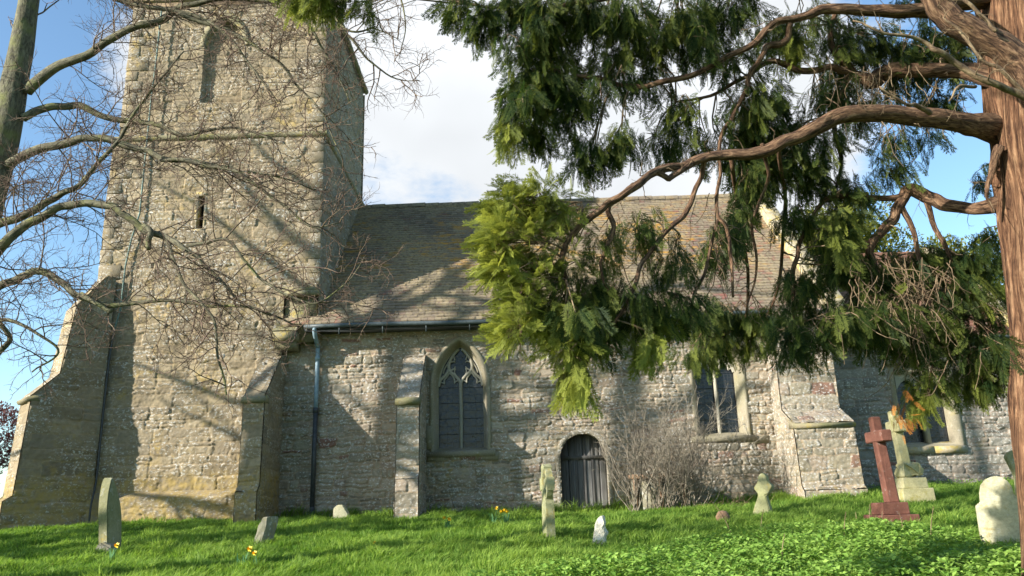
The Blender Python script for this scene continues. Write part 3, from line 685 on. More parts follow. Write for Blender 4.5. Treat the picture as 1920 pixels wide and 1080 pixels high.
# door
dr = Bag(); cx, hw = DR['cx'], DR['w']/2; g = np.random.default_rng(8)
def dtop(x):
    a = hw+.02; r = DR['za']-DR['zs']+.02; c = (a*a-r*r)/(2*a); Rr = a-c
    return DR['zs']+math.sqrt(max(Rr*Rr-(abs(x-cx)-c)**2, 0)) if abs(x-cx) < a else DR['zs']
def plank(bag, xa, xb, y0, y1, zb, sh, zcut=9):
    n = 5; xs_ = np.linspace(xa, xb, n); V = []
    for y in (y0, y1):
        for x in xs_: V.append((x, y, zb))
        for x in xs_: V.append((x, y, min(dtop(x), zcut)))
    V = np.array(V)+g.normal(0, .0015, (4*n, 3)); F_ = []
    for i in range(n-1): F_ += [(i, i+1, n+i+1, n+i), (n+i, n+i+1, 3*n+i+1, 3*n+i)]
    F_ += [(0, n, 3*n, 2*n), (n-1, 3*n-1, 4*n-1, 2*n-1)] if False else [(2*n, 0, n, 3*n), (n-1, 3*n-1, 4*n-1, 2*n-1)]
    bag.add(V, np.array(F_), np.tile([sh, 0, .5], (4*n, 1)))
xx = [-.56, -.34, -.165, .02, .055, .22, .39, .56]
for i, (a, bb) in enumerate(zip(xx[:-1], xx[1:])): plank(dr, cx+a+.008, cx+bb-.008, 19.30+g.uniform(-.008, .008), 19.36, -.42, [.75, .55, .5, .0, .05, .1, .25][i])  # left planks darker: shade inside the recess put into their tint
door = dr.make('door', MT['oak'], church)
d2 = Bag()
for a in (-.27, -.165, .04, .235): plank(d2, cx+a-.022, cx+a+.022, 19.265, 19.3, -.3, .9)
d2.box((cx-.5, 19.25, 1.02), (cx+.55, 19.31, 1.10), .003, (1, 0, .5)); d2.box((cx-.5, 19.25, -.14), (cx+.55, 19.31, -.06), .003, (1, 0, .5)); d2.make('ledge', MT['oak'], door)
d3 = Bag(); d3.box((cx-.64, 19.37, -.5), (cx+.64, 19.4, 1.7)); d3.make('door_backing', MT['void'], door)
oo = lambda d: outline(**dict(DR, w=DR['w']+2*d, za=DR['za']+d), n=12)
loft('door_arch', [(oo(.10), 19.1), (oo(.10), 18.975), (oo(.02), 18.965), (oo(-.01), 18.99), (oo(-.01), 19.42)], MT['nave'], door, False)

# rainwater goods
b = Bag(); xs_ = np.linspace(-5.05, 7.55, 26); P = np.stack([xs_, np.full(26, 18.47), 4.31+.012*np.sin(xs_*1.3)], -1); tube(b, P, .055, 8, caps=True)
gut = b.make('gutter', MT['gutter'], church, smooth=True)
b = Bag(); b.box((-5.05, 18.54, 4.22), (7.55, 18.98, 4.30)); b.make('eaves_board', MT['pipe_dark'], church)
for x in np.arange(-4.2, 7.4, 1.05):
    b = Bag(); b.box((x-.012, 18.46, 4.10), (x+.012, 18.50, 4.36)); b.make('gutter_bracket', MT['gutter'], gut)
b = Bag(); tube(b, smooth_path([(-4.8, 18.48, 4.28), (-4.8, 18.5, 4.18), (-4.8, 18.62, 4.05), (-4.8, 18.82, 3.9), (-4.8, 18.88, 3.75), (-4.8, 18.88, 2.35)], 4), .052, 10, caps=True); tube(b, [(-4.8, 18.88, 3.55), (-4.8, 18.88, 3.66)], .064, 10, caps=True)
dp = b.make('downpipe', MT['pipe_blue'], church, smooth=True)
b = Bag(); tube(b, [(-4.8, 18.88, 2.35), (-4.8, 18.88, .05)], .055, 10, caps=True); tube(b, [(-4.8, 18.88, 2.28), (-4.8, 18.88, 2.40)], .068, 10, caps=True); tube(b, [(-4.8, 18.88, .1), (-4.79, 18.86, -.04), (-4.76, 18.72, -.12)], .062, 10, caps=True)
b.make('lower_length', MT['pipe_dark'], dp, smooth=True)
b = Bag(); xs_ = np.linspace(8.05, 12.7, 10); tube(b, np.stack([xs_, np.full(10, 19.5), np.full(10, 3.74)], -1), .055, 8, caps=True); b.make('gutter', MT['gutter'], church, smooth=True)
b = Bag(); tube(b, [at(px, py, 18.6) for px, py in ((303, 20), (292, 120), (284, 180), (272, 300), (262, 400), (246, 450), (235, 500), (226, 580), (214, 620))], .022, 5)
lc = b.make('lightning_conductor', MT['copper'], church)
b = Bag(); tube(b, smooth_path([at(px, py, yy) for px, py, yy in ((214, 620, 18.6), (204, 680, 18.6), (194, 770, 18.6), (186, 850, 18.58), (180, 905, 18.55), (171, 945, 18.4), (167, 978, 18.38))], 3), .022, 6); b.make('lower_cable', MT['pipe_dark'], lc)
# ------------------------------------------------------------------ gravestones
def pj(P):
    P = np.atleast_2d(P); z = P@_f
    return 960+F*(P@_rt)/z, 540-F*(P@_up)/z
MT['grave_olive'] = dressed('olive_gravestone', (.26, .245, .13), (.33, .31, .19), .25, .25, green=.5)
MT['grave_green'] = dressed('green_lichened_stone', (.33, .33, .17), (.42, .40, .24), .3, .3, green=.45)
MT['grave_cream'] = dressed('cream_lichened_stone', (.48, .45, .29), (.56, .53, .37), .3, .2, grain=1.6)
MT['grave_white'] = dressed('pale_limestone', (.80, .75, .64), (.66, .60, .48), .25, .0, ocol=(.45, .30, .10), grain=2)
MT['grave_grey'] = dressed('grey_gravestone', (.30, .28, .21), (.22, .20, .15), .3, .45, green=.2)
MT['cross_stone'] = dressed('yellowed_cross_stone', (.43, .39, .20), (.50, .46, .28), .5, .15, grain=1.4, ocol=(.30, .27, .08))
MT['red_stone'] = dressed('red_granite', (.20, .085, .06), (.13, .055, .04), .0, .12, ocol=(.2, .1, .05), grain=.8)
MT['brown_stone'] = dressed('brown_stone', (.25, .15, .09), (.32, .21, .13), .2, .15)
def prism(name, pts, depthvec, mat, parent=None, bev=.02, rough=.008, cuts=2, seed=0):
    bm = bmesh.new(); vs = [bm.verts.new(tuple(p)) for p in pts]; f = bm.faces.new(vs)
    r = bmesh.ops.extrude_face_region(bm, geom=[f]); nv = [e for e in r['geom'] if isinstance(e, bmesh.types.BMVert)]
    bmesh.ops.translate(bm, verts=nv, vec=Vector([float(a) for a in depthvec])); bmesh.ops.recalc_face_normals(bm, faces=bm.faces[:])
    if bev: bmesh.ops.bevel(bm, geom=[e for e in bm.edges if e.calc_face_angle(0) > .5], offset=bev, segments=2, affect='EDGES')
    bmesh.ops.triangulate(bm, faces=bm.faces[:])
    for _ in range(cuts): bmesh.ops.subdivide_edges(bm, edges=[e for e in bm.edges if e.calc_length() > .06], cuts=1)
    if rough:
        bm.normal_update()
        for v in bm.verts:
            c = v.co; k = float(fbm(c.x*5+c.z*3+seed+50, c.z*6+c.y*5+50, seed, 4))-.5; v.co += v.normal*k*rough*2.5
    return from_bm(name, bm, mat, parent)
def flat_outline(pts, pos, sdir):
    sdir = np.array([sdir[0], sdir[1], 0.]); sdir /= np.linalg.norm(sdir)
    return [np.array(pos)+sdir*s+np.array([0, 0, z]) for s, z in pts]
def single(o, label, cat, group=None):
    recenter(o); return tag(o, label, cat, group)
# pointed slab, seen nearly edge on
p = hit(207, 1046); A = arc(.22, .62, 9)
o_ = [(-.22, -.25)]+[(-x, .55+z) for x, z in A]+[(x, .55+z) for x, z in A[::-1][1:]]+[(.22, -.25)]
o_ = [(s*(.93+.07*math.cos((z-.5)*2)), z*1.03) for s, z in o_]
o_ = [(s, z) for s, z in o_]; p = p+np.array([-.05, 0, 0])
g1 = thing('headstone', p, 'tall slim headstone with a pointed arch top standing edge on before the tower', 'headstone', 'headstones on the grass')
prism('slab', [q_+np.array([-.15*max(q_[2]-p[2], 0), 0, 0]) for q_ in flat_outline(o_, p+np.array([-.13, .24, 0]), (.0, 1))], (.16, 0, 0), MT['grave_olive'], g1, .022, .004, 1)
prism('footing', flat_outline([(-.16, -.2), (-.15, .17), (-.05, .24), (.12, .16), (.16, -.2)], p+np.array([-.04, -.06, 0]), (1, 0)), (0, .2, 0), MT['grave_grey'], g1, .03, .02, 2)
# leaning broken stone
p = hit(480, 1030, 8); q = lambda px, py, Y=p[1]: at(px, py, Y)
single(prism('broken_headstone', [q(470, 1034), (q(484, 986)), q(492, 970), q(502, 969), q(500, 985), q(492, 1012), q(486, 1036)], (.10, .26, 0), MT['grave_grey'], None, .012, .02, 2, 3),
       'small worn grey stone leaning to the right in the grass below the tower buttress', 'headstone', 'headstones on the grass')
q = lambda px, py: at(px, py, 17.9)
single(prism('footstone', [q(624, 988), q(624, 954), q(632, 947), q(642, 947), q(652, 963), q(653, 988)], (.02, .14, 0), MT['grave_cream'], None, .015, .015, 2, 5),
       'little lopsided lichened stone at the foot of the nave wall by the drainpipe', 'headstone', 'headstones on the grass')
# ring-headed cross, nearly edge on
p = hit(1030, 1019); sd = np.array([-.16, .987]); nv = np.array([sd[1], -sd[0], 0.])
def ringcross(name, p, H, mat):
    bm = bmesh.new(); T = .13
    def pr(pts):
        v1 = [bm.verts.new(tuple(np.array(p)+np.array([sd[0], sd[1], 0])*s+np.array([0, 0, z])-nv*T/2)) for s, z in pts]
        v2 = [bm.verts.new(tuple(np.array(p)+np.array([sd[0], sd[1], 0])*s+np.array([0, 0, z])+nv*T/2)) for s, z in pts]
        bm.faces.new(v1); bm.faces.new(v2[::-1]); n = len(pts)
        for i in range(n): bm.faces.new((v1[i], v2[i], v2[(i+1) % n], v1[(i+1) % n]))
    zc = H-.31
    pr([(-.22, -.2), (-.16, zc-.30), (-.085, zc-.2), (-.065, zc), (-.1, H-.05), (0, H), (.1, H-.05), (.065, zc), (.085, zc-.2), (.16, zc-.30), (.22, -.2)])
    T = .12
    for s in (-1, 1): pr([(s*.05, zc-.06), (s*.05, zc+.06), (s*.29, zc+.1), (s*.31, zc), (s*.29, zc-.1)])
    T = .10
    for k in range(16):
        a0, a1 = k/16*2*math.pi, (k+1.02)/16*2*math.pi
        pr([(r*math.cos(a), zc+r*math.sin(a)) for r, a in ((.185, a0), (.255, a0), (.255, a1), (.185, a1))])
    bmesh.ops.recalc_face_normals(bm, faces=bm.faces[:]); bmesh.ops.triangulate(bm, faces=bm.faces[:])
    for _ in range(2): bmesh.ops.subdivide_edges(bm, edges=[e for e in bm.edges if e.calc_length() > .07], cuts=1)
    for v in bm.verts:
        c = v.co; v.co += Vector((float(vn(c.z*9, c.y*9)-.5)*.012, 0, float(vn(c.x*9, c.z*9, 4)-.5)*.012))
    return from_bm(name, bm, mat)
single(ringcross('ring_cross', p, 1.20, MT['grave_green']), 'green stone cross with a pierced ring head standing edge on left of the arched door', 'grave cross')
# pale broken stone
p = hit(1120, 1034); q = lambda px, py, Y=p[1]: at(px, py, Y)
single(prism('broken_monument', [q(1106, 1040), q(1110, 1016), q(1114, 1000), q(1116, 984), q(1122, 968), q(1130, 966), q(1133, 980), q(1130, 990), q(1136, 1000), q(1131, 1010), q(1136, 1020), q(1133, 1040)], (.05, .16, 0), MT['grave_white'], None, .014, .03, 3, 9),
       'small ragged white limestone fragment standing in the grass in front of the door', 'broken monument')
p = hit(1357, 986); b = Bag(); 
th_ = np.linspace(0, 2*math.pi, 18, endpoint=False); rings = [(.12, -.06), (.125, .0), (.11, .015), (.125, .04), (.11, .06), (.12, .085), (.10, .105), (.09, .13), (.06, .155), (.001, .165)]
V = np.array([(p[0]+r*math.cos(a)*1.05, p[1]+r*math.sin(a), p[2]+z*1.25+.05) for r, z in rings for a in th_]); i = np.arange(180).reshape(10, 18); j = np.roll(i, -1, 1)
b.add(V, np.stack([i[:-1], j[:-1], j[1:], i[1:]], -1).reshape(-1, 4)); single(b.make('turned_stone', MT['brown_stone']), 'small brown ribbed dome of stone in the grass beside the bare shrub', 'stone')
# small stubby cross headstone
p = hit(1428, 972); n_ = np.array([-.42, -.91, 0]); 
def on_plane(px, py, P0, n): d = ray(px, py); return d*(P0.dot(n)/d.dot(n))
pts = [(1409, 980), (1411, 962), (1415, 948), (1419, 935), (1421, 926), (1412, 916), (1420, 905), (1421, 892), (1428, 886), (1437, 893), (1439, 903), (1448, 912), (1441, 925), (1435, 928), (1439, 942), (1443, 955), (1445, 980)]
single(prism('cross_headstone', [on_plane(x, y, p, n_) for x, y in pts], (.10, .17, 0), MT['grave_green'], None, .016, .012, 2, 2), 'short stubby cross headstone covered in yellow-green lichen left of the nave corner buttress', 'headstone')
# red granite cross and pale cross on steps
def stepped_cross(name, px, py, mat, blocks, shaft, arms, lean, label, rough, rock=None, mats=None):
    p = hit(px, py); t = thing(name, p, label, 'grave cross'); z = -.15
    def blk(nm, w, d, z0, z1, w2=None, m=mat, off=(0, 0), ry=rough, bev=.012, lz=0):
        w2 = w2 or w; b0 = [(-w/2, -d/2), (w/2, -d/2), (w/2, d/2), (-w/2, d/2)]
        bm = bmesh.new(); lo = [bm.verts.new((p[0]+a+off[0]+lean*max(z0, 0)*(lz), p[1]+b_+off[1], p[2]+z0)) for a, b_ in b0]
        hi = [bm.verts.new((p[0]+a*w2/w+off[0]+lean*max(z1, 0)*lz, p[1]+b_*w2/w+off[1], p[2]+z1)) for a, b_ in b0]
        bm.faces.new(lo[::-1]); bm.faces.new(hi)
        for i in range(4): bm.faces.new((lo[i], lo[(i+1) % 4], hi[(i+1) % 4], hi[i]))
        bmesh.ops.bevel(bm, geom=bm.edges[:], offset=bev, segments=1, affect='EDGES'); bmesh.ops.triangulate(bm, faces=bm.faces[:])
        for _ in range(3): bmesh.ops.subdivide_edges(bm, edges=[e for e in bm.edges if e.calc_length() > .07], cuts=1)
        bm.normal_update()
        for v in bm.verts:
            c = v.co; v.co += v.normal*(float(fbm(c.x*6+c.z*4+60, c.z*6+c.y*5+60, 3, 4))-.5)*ry*2.5
        return from_bm(nm, bm, m, t)
    for (w, d, z0, z1) in blocks: blk('step', w, d, z0, z1, w*.97)
    if rock: blk('rockwork', rock[0], rock[0], rock[1], rock[2], rock[0]*.8, ry=.07, bev=.04)
    w, z0, z1, w2 = shaft
    sx = .07 if mat is MT['red_stone'] else 0; blk('shaft', w, w*.95, z0, z1, w2, bev=.02, lz=1, off=(sx, 0))
    a, za, zb = arms; ww = (w+w2)/2*1.0
    blk('arms', ww*1.02, a, za, zb, bev=.015, off=(lean*(za+zb)/2+sx, 0), lz=0)
    return t
stepped_cross('red_cross', 1674, 990, MT['red_stone'], [(.62, .62, -.2, .20), (.42, .42, .20, .38)], (.185, .37, 1.70, .15), (.60, 1.30, 1.475), -.06, 'red granite cross leaning left on two square steps at the edge of the weeds', .002)
stepped_cross('pale_cross', 1712, 946, MT['cross_stone'], [(.62, .62, -.2, .30), (.48, .48, .30, .50)], (.20, .74, 1.80, .165), (.52, 1.38, 1.60), -.06, 'pale yellowish stone cross on rockwork and steps just behind the red granite cross', .004, rock=(.44, .50, .80))
# broad shouldered headstone by the trunk
p = hit(1868, 1036); n_ = np.array([-.45, -.89, 0.])
pts = [(1846, 1046), (1838, 1000), (1830, 950), (1832, 945), (1839, 943), (1837, 925), (1840, 910), (1848, 899), (1862, 893), (1876, 894), (1888, 901), (1897, 912), (1902, 926), (1905, 931), (1916, 934), (1922, 950), (1928, 1000), (1934, 1052)]
single(prism('headstone', [on_plane(x, y, p, n_) for x, y in pts], (.05, .11, 0), MT['grave_cream'], None, .012, .006, 3, 6), 'broad cream headstone with a rounded head and shoulders beside the reddish tree trunk', 'headstone', 'headstones on the grass')
p = hit(1796, 1016); single(prism('kerb_stone', [at(1777, 1022, p[1]), at(1779, 1004, p[1]), at(1806, 1000, p[1]), at(1813, 1016, p[1]), at(1812, 1024, p[1])], (.03, .2, 0), MT['grave_grey'], None, .012, .012, 2, 4), 'low flat block of grey stone half hidden in weeds left of the broad headstone', 'stone')
p = hit(1925, 985, 8); p = at(1925, 930, 12.2)
pts = [(1908, 990), (1907, 905), (1901, 885), (1886, 856), (1890, 848), (1905, 842), (1925, 815), (1950, 845), (1965, 858), (1946, 880), (1940, 905), (1942, 995)]
single(prism('gabled_headstone', [at(x, y, 12.2) for x, y in pts], (.03, .12, 0), MT['grave_green'], None, .015, .008, 2, 7), 'mossy yellow-green headstone arm peeping out from behind the reddish trunk', 'headstone', 'headstones on the grass')
# low panelled chest against the wall behind the shrub
b = Bag(); b.box((2.62, 18.3, -.4), (3.78, 18.85, .50), .006); ct = thing('chest_tomb', (3.2, 18.5, -.3), 'low reddish brown chest tomb against the wall behind the bare shrub', 'tomb')
b.make('chest', MT['grave_grey'], ct); b = Bag(); b.box((2.56, 18.22, .50), (3.84, 18.9, .60), .006); b.make('lid', MT['brown_stone'], ct)
for a, c in (((2.6, 18.25, -.4), (2.70, 18.3, .5)), ((3.7, 18.25, -.4), (3.8, 18.3, .5)), ((3.17, 18.25, -.4), (3.25, 18.3, .5))): b = Bag(); b.box(a, c); b.make('pilaster', MT['brown_stone'], ct)

# ------------------------------------------------------------------ daffodils
def daffodil(px, py, n, hgt, label, face=0., scale=1.):
    hgt *= 1.25; p = hit(px, py, 7); g = np.random.default_rng(int(px)); t = thing('daffodil', p, label, 'daffodil', 'daffodils in the grass')
    lf = Bag()
    for k in range(n*5+4):
        a = g.uniform(0, 6.28); l = g.uniform(.7, 1.15)*hgt; b_ = g.uniform(.1, .7); tt = np.linspace(0, 1, 5)
        C_ = np.stack([p[0]+g.normal(0, .04)+np.cos(a)*b_*l*tt**2*.6, p[1]+g.normal(0, .03)+np.sin(a)*b_*l*tt**2*.6, p[2]+l*(tt-.35*b_*tt**3)], -1)
        w = .013*np.sqrt(1-tt*.9)[:, None]*np.array([[-math.sin(a), math.cos(a), 0]]); lf.add(np.concatenate([C_-w, C_+w]), np.array([(i, i+1, 6+i, 5+i) for i in range(4)]), np.full((10, 3), g.random()))
    lf.make('leaves', MT['daffleaf'], t)
    for k in range(n):
        q = p+np.array([g.normal(0, .05), g.normal(0, .04), hgt*g.uniform(.95, 1.12)]); 
        s = Bag(); tube(s, [p+np.array([0, 0, 0.]), (p+q)/2+np.array([.01, 0, .02]), q+np.array([0, .02, 0])], .004, 5, c=(.5, .5, .5)); s.make('stem', MT['daffleaf'], t)
        f = np.array([math.sin(face+g.normal(0, .4)), -1, .1]); f /= np.linalg.norm(f); u = np.cross(f, [0, 0, 1]); u /= np.linalg.norm(u); v = np.cross(u, f); R_ = .036*scale
        b = Bag()
        for j in range(6):
            a = j*math.pi/3+.2; e = u*math.cos(a)+v*math.sin(a); e2 = -u*math.sin(a)+v*math.cos(a)
            b.add([q, q+e*R_*.55-e2*R_*.36+f*.004, q+e*R_-f*.006, q+e*R_*.55+e2*R_*.36+f*.004], np.array([(0, 1, 2, 3)]))
        fl = b.make('petals', MT['petal'], t); b = Bag(); tube(b, [q, q+f*.022*scale, q+f*.034*scale], [.010*scale, .013*scale, .019*scale], 8); b.make('trumpet', MT['trumpet'], fl)
daffodil(206, 1062, 1, .20, 'single daffodil at the foot of the tall pointed headstone', scale=1.15)
daffodil(452, 1072, 1, .20, 'single daffodil in the foreground left of the fallen-leaning small stone', scale=1.15)
daffodil(482, 1078, 1, .19, 'pale daffodil low at the bottom of the grass under the leaning small stone')
daffodil(840, 1000, 3, .20, 'loose clump of pale daffodils in front of the narrow nave buttress')
daffodil(925, 990, 1, .28, 'tall lone daffodil beneath the first nave window')
daffodil(949, 998, 3, .28, 'tight bunch of bright daffodils right of the lone tall one', face=.8, scale=1.2)
daffodil(716, 1036, 1, .12, 'tiny primrose-like daffodil low in the open grass left of centre', scale=.7)
# dead stalks among the weeds
stalks = [(1380, 1020, 'long thin dead stalk leaning left over the weeds'), (1425, 1022, 'short pale dead stalk right of the long leaning one'), (1610, 1010, 'thin dead stalk left of the red cross steps'), (1632, 1005, 'forked straw-coloured stalk under the red cross'),
          (1655, 1012, 'broken white stalk stump in the weeds below the red cross'), (1583, 1035, 'pale upright stub among the weeds'), (1700, 1030, 'leaning straw-coloured stalk right of the red cross'), (1745, 1040, 'thick white stalk stub low in the weeds'), (1465, 1080, 'dark thin stalk at the bottom edge of the weeds')]
dg = np.random.default_rng(4)
for x, y, lab in stalks:
    p = hit(x, y, 7)+np.array([0, 0, .12]); b = Bag(); h = dg.uniform(.22, .5); l = -.55 if x == 1380 else dg.uniform(-.3, .3)
    P = smooth_path([p+np.array([0, 0, -.15]), p+np.array([l*h*.5, 0, h*.5]), p+np.array([l*h*1.1, .02, h])], 4); tube(b, P, np.linspace(.007, .0035, len(P)), 5)
    if x == 1632: tube(b, [P[4], P[4]+np.array([.08, 0, .12])], [.004, .002], 4)
    o = b.make('dead_stalk', MT['deadtwig'], None, flow=True); single(o, lab, 'stalk', 'dead stalks in the weeds')

# ------------------------------------------------------------------ grass and ground elder
def in_building(x, y):
    m = (y > 18.9)
    for cx, hw, d in ((-5.86, .25, 1.6), (-2.42, .27, 1.5), (6.86, .7, 1.5)): m |= (np.abs(x-cx) < hw) & (y > 19-d)
    m |= (x < -6) & (x > -10.4) & (y > 18.5)
    m |= (np.abs((x+10.1)*.7071-(y-18.9)*.7071) < .42) & ((-(x+10.1)-(y-18.9))*.7071 < 1.8) & (y > 17)
    return m & ~((x > 7.7) & (y < 19.85))
g = np.random.default_rng(77); N = 520000
Y = 7.6+(20.2-7.6)*g.random(N)**1.25; X = (g.random(N)*2-1)*(Y*.80+1.2)+.0*Y
keep = ~in_building(X, Y); X = X[keep]; Y = Y[keep]
clump = fbm(X*2.2+30, Y*2.2+30, 1, 3); kk = g.random(len(X)) < np.clip(.45+clump*.9, 0, 1); X = X[kk]; Y = Y[kk]; clump = clump[kk]
n = len(X); Z = gz(X, Y)-.01
tuft = vn(X*6+30, Y*6+30, 9); patchy = vn(X*.8+20, Y*.8+20, 3)
L = (.055+.12*clump*tuft*1.6+.05*g.random(n))*(1+.5*patchy)*(1+.7*np.clip((Y-18.1)/.8, 0, 1)*(X < 7.7)*tuft*2); a = g.random(n)*6.283; w = .0042+.003*g.random(n)+Y*.00016
flow_ = fbm(X*1.3+9, Y*1.3+9, 12, 2)*12; bx = np.cos(flow_)*.35+.25+g.normal(0, .35, n); by = np.sin(flow_)*.35+g.normal(0, .35, n)
wx = np.cos(a)*w; wy = np.sin(a)*w; tt = g.random(n); tone = np.clip(.10+.9*patchy*tt+.45*(tuft-.5)+g.normal(0, .16, n), 0, 1); tone = np.where(g.random(n) < .04, 1.0, tone)
base = np.stack([X, Y, Z], -1); W_ = np.stack([wx, wy, 0*wx], -1); bend = np.stack([bx, by, 0*bx], -1)*L[:, None]
mid = base+bend*.35; mid[:, 2] += L*.6; tip = base+bend*1.0; tip[:, 2] += L*(1-.25*np.hypot(bx, by))
V = np.stack([base-W_, base+W_, mid+W_*.75, mid-W_*.75, tip], 1).reshape(-1, 3); i5 = np.arange(n)*5
grass = mk('grass', V, [np.stack([i5, i5+1, i5+2, i5+3], -1), np.stack([i5+3, i5+2, i5+4], -1)], MT['grass'], None, np.repeat(np.stack([tone, tone, tone], -1), 5, 0))
tag(grass, 'bright green tufted churchyard grass', 'grass', None, 'stuff')
def leaflets(P, D, size, tone, width=.62):
    """little pointed leaves: P base points, D directions"""
    n = len(P); D = D/np.linalg.norm(D, axis=1)[:, None]; r = RNG.normal(0, 1, (n, 3)); r[:, 2] *= .35
    S = np.cross(D, np.array([0, 0, 1.])+r*.5); S /= np.maximum(np.linalg.norm(S, axis=1), 1e-6)[:, None]; Nn = np.cross(S, D)
    s = size[:, None]
    m = P+D*s*.45; V = np.stack([P, m+S*s*width*.5+Nn*s*.12, P+D*s, m-S*s*width*.5+Nn*s*.12], 1)
    i = np.arange(n)*4; Fq = np.concatenate([np.stack([i, i+1, i+2], -1), np.stack([i, i+2, i+3], -1)])
    return V.reshape(-1, 3), Fq, np.repeat(np.stack([tone]*3, -1), 4, 0)
N = 60000; Y = 7.4+7.2*g.random(N); X = -.5+12.5*g.random(N); keep = ~in_building(X, Y); X = X[keep]; Y = Y[keep]
px, py = pj(np.stack([X, Y, gz(X, Y)+.05], -1)); line = np.interp(px, [1000, 1080, 1200, 1350, 1500, 1620, 1760, 1850, 2100], [1110, 1085, 1052, 1030, 1017, 1008, 1008, 1044, 1060])
line = line+26*(fbm(X*2+9, Y*2+9, 31, 3)-.5); k = py > line; X = X[k]; Y = Y[k]; cl = fbm(X*1.6+3, Y*1.6+7, 41, 3)
k = g.random(len(X)) < .25+cl*1.1; X = X[k]; Y = Y[k]; cl = cl[k]; px = len(X)
Z = gz(X, Y); H = (.05+.22*g.random(px)**.7)*(.45+cl*1.1); V = []; Fq = []; C = []; off = 0
for j in range(3):
    P = np.stack([X+g.normal(0, .02, px), Y+g.normal(0, .02, px), Z+H+g.normal(0, .01, px)], -1); a = g.random(px)*6.28
    D = np.stack([np.cos(a), np.sin(a), g.normal(.15, .35, px)], -1); sz = .036+.042*g.random(px); v_, f_, c_ = leaflets(P, D, sz, np.clip(g.random(px)*.7+.3*cl+(H-.15)*.6, 0, 1)); V.append(v_); Fq.append(f_+off); C.append(c_); off += len(v_)
lg = np.random.default_rng(12); m_ = 420; X2 = lg.uniform(-9, 9, m_); Y2 = lg.uniform(8.2, 18.6, m_); a2 = lg.random(m_)*6.28
v_, f_, c_ = leaflets(np.stack([X2, Y2, gz(X2, Y2)+.05+.05*lg.random(m_)], -1), np.stack([np.cos(a2), np.sin(a2), lg.normal(0, .3, m_)], -1), lg.uniform(.03, .06, m_), lg.random(m_), .6)
tag(mk('fallen_leaves', v_, f_, MT['deadleaf'], None, c_), 'scattered dry brown leaves lying in the grass', 'leaves', None, 'stuff')
weeds = mk('ground_elder', np.concatenate(V), np.concatenate(Fq), MT['weed'], None, np.concatenate(C)); tag(weeds, 'leafy light green ground elder and nettles in the right foreground', 'weeds', None, 'stuff')
# leafy tufts along the wall foot
V = []; Fq = []; C = []; off = 0
for (cx, cy, r, cnt, hh) in ((-3.3, 18.6, .28, 260, .2), (-5.2, 18.5, .3, 120, .12), (9.5, 19.4, 1.6, 900, .22), (11.6, 19.2, 1.2, 600, .2), (7.9, 19.3, .3, 150, .2), (2.5, 17.4, .5, 120, .1)):
    P = np.stack([cx+g.normal(0, r*.5, cnt), cy+g.normal(0, min(r, .5)*.5, cnt), 0*np.arange(cnt)], -1); P[:, 1] = np.minimum(P[:, 1], 18.9 if cx < 7.7 else 19.8); P[:, 2] = gz(P[:, 0], P[:, 1])+hh*g.random(cnt)
    a = g.random(cnt)*6.28; v_, f_, c_ = leaflets(P, np.stack([np.cos(a), np.sin(a), g.normal(.3, .4, cnt)], -1), .035+.03*g.random(cnt), g.random(cnt)); V.append(v_); Fq.append(f_+off); C.append(c_); off += len(v_)
wf = mk('wall_foot_weeds', np.concatenate(V), np.concatenate(Fq), MT['weed'], None, np.concatenate(C)); tag(wf, 'low leafy weeds growing along the foot of the church wall', 'weeds', None, 'stuff')
# ------------------------------------------------------------------ trees: shared twig grower
def walk(g, p, d, L, n, wob=.25, grav=0.):
    P = [np.array(p, float)]; d = np.array(d, float); d /= np.linalg.norm(d); s = L/n
    for i in range(n):
        d = d+g.normal(0, wob, 3); d[2] += grav; d /= np.linalg.norm(d); P.append(P[-1]+d*s)
    return np.array(P)
def perp(g, t):
    r = g.normal(0, 1, 3); r -= t*r.dot(t); return r/max(np.linalg.norm(r), 1e-6)
def twigs(bag, g, P, step, L0, r0, levels, grav=.02, up=.2, spread=.9, sides=4, taper=True, first=.1, tips=None, wob=.2):
    seg = np.linalg.norm(np.diff(P, axis=0), axis=1); Ls = np.concatenate([[0], np.cumsum(seg)]); tot = Ls[-1]; s = tot*first+g.random()*step
    while s < tot:
        i = min(np.searchsorted(Ls, s)-1, len(P)-2); i = max(i, 0); q = P[i]+(P[i+1]-P[i])*((s-Ls[i])/max(seg[i], 1e-6)); t = (P[i+1]-P[i])/max(seg[i], 1e-6)
        d = t*g.uniform(.3, 1.)+perp(g, t)*spread; d[2] += up; k = (1-.55*s/tot) if taper else 1
        L = L0*g.uniform(.35, 1.15)*k; n = 6 if levels > 0 else 4
        W = walk(g, q, d, L, n, wob, grav); r = r0*g.uniform(.7, 1.2); tube(bag, W, np.linspace(r, r*.4, n+1), sides if levels > 0 else 3, c=(g.random(), 0, 0))
        if tips is not None: tips.append(W[-1])
        if levels > 0: twigs(bag, g, W, max(step*.62, .05), L0*.46, max(r0*.55, .0022), levels-1, grav, up*.6, spread, sides, True, .15, tips, wob)
        s += step*g.uniform(.6, 1.4)
def yfix(x, y, Y): return Y-.7*min(max((1310-x)/120, 0), 1)*(1 if y > 320 else .6 if y > 290 else 0) if x > 880 else Y
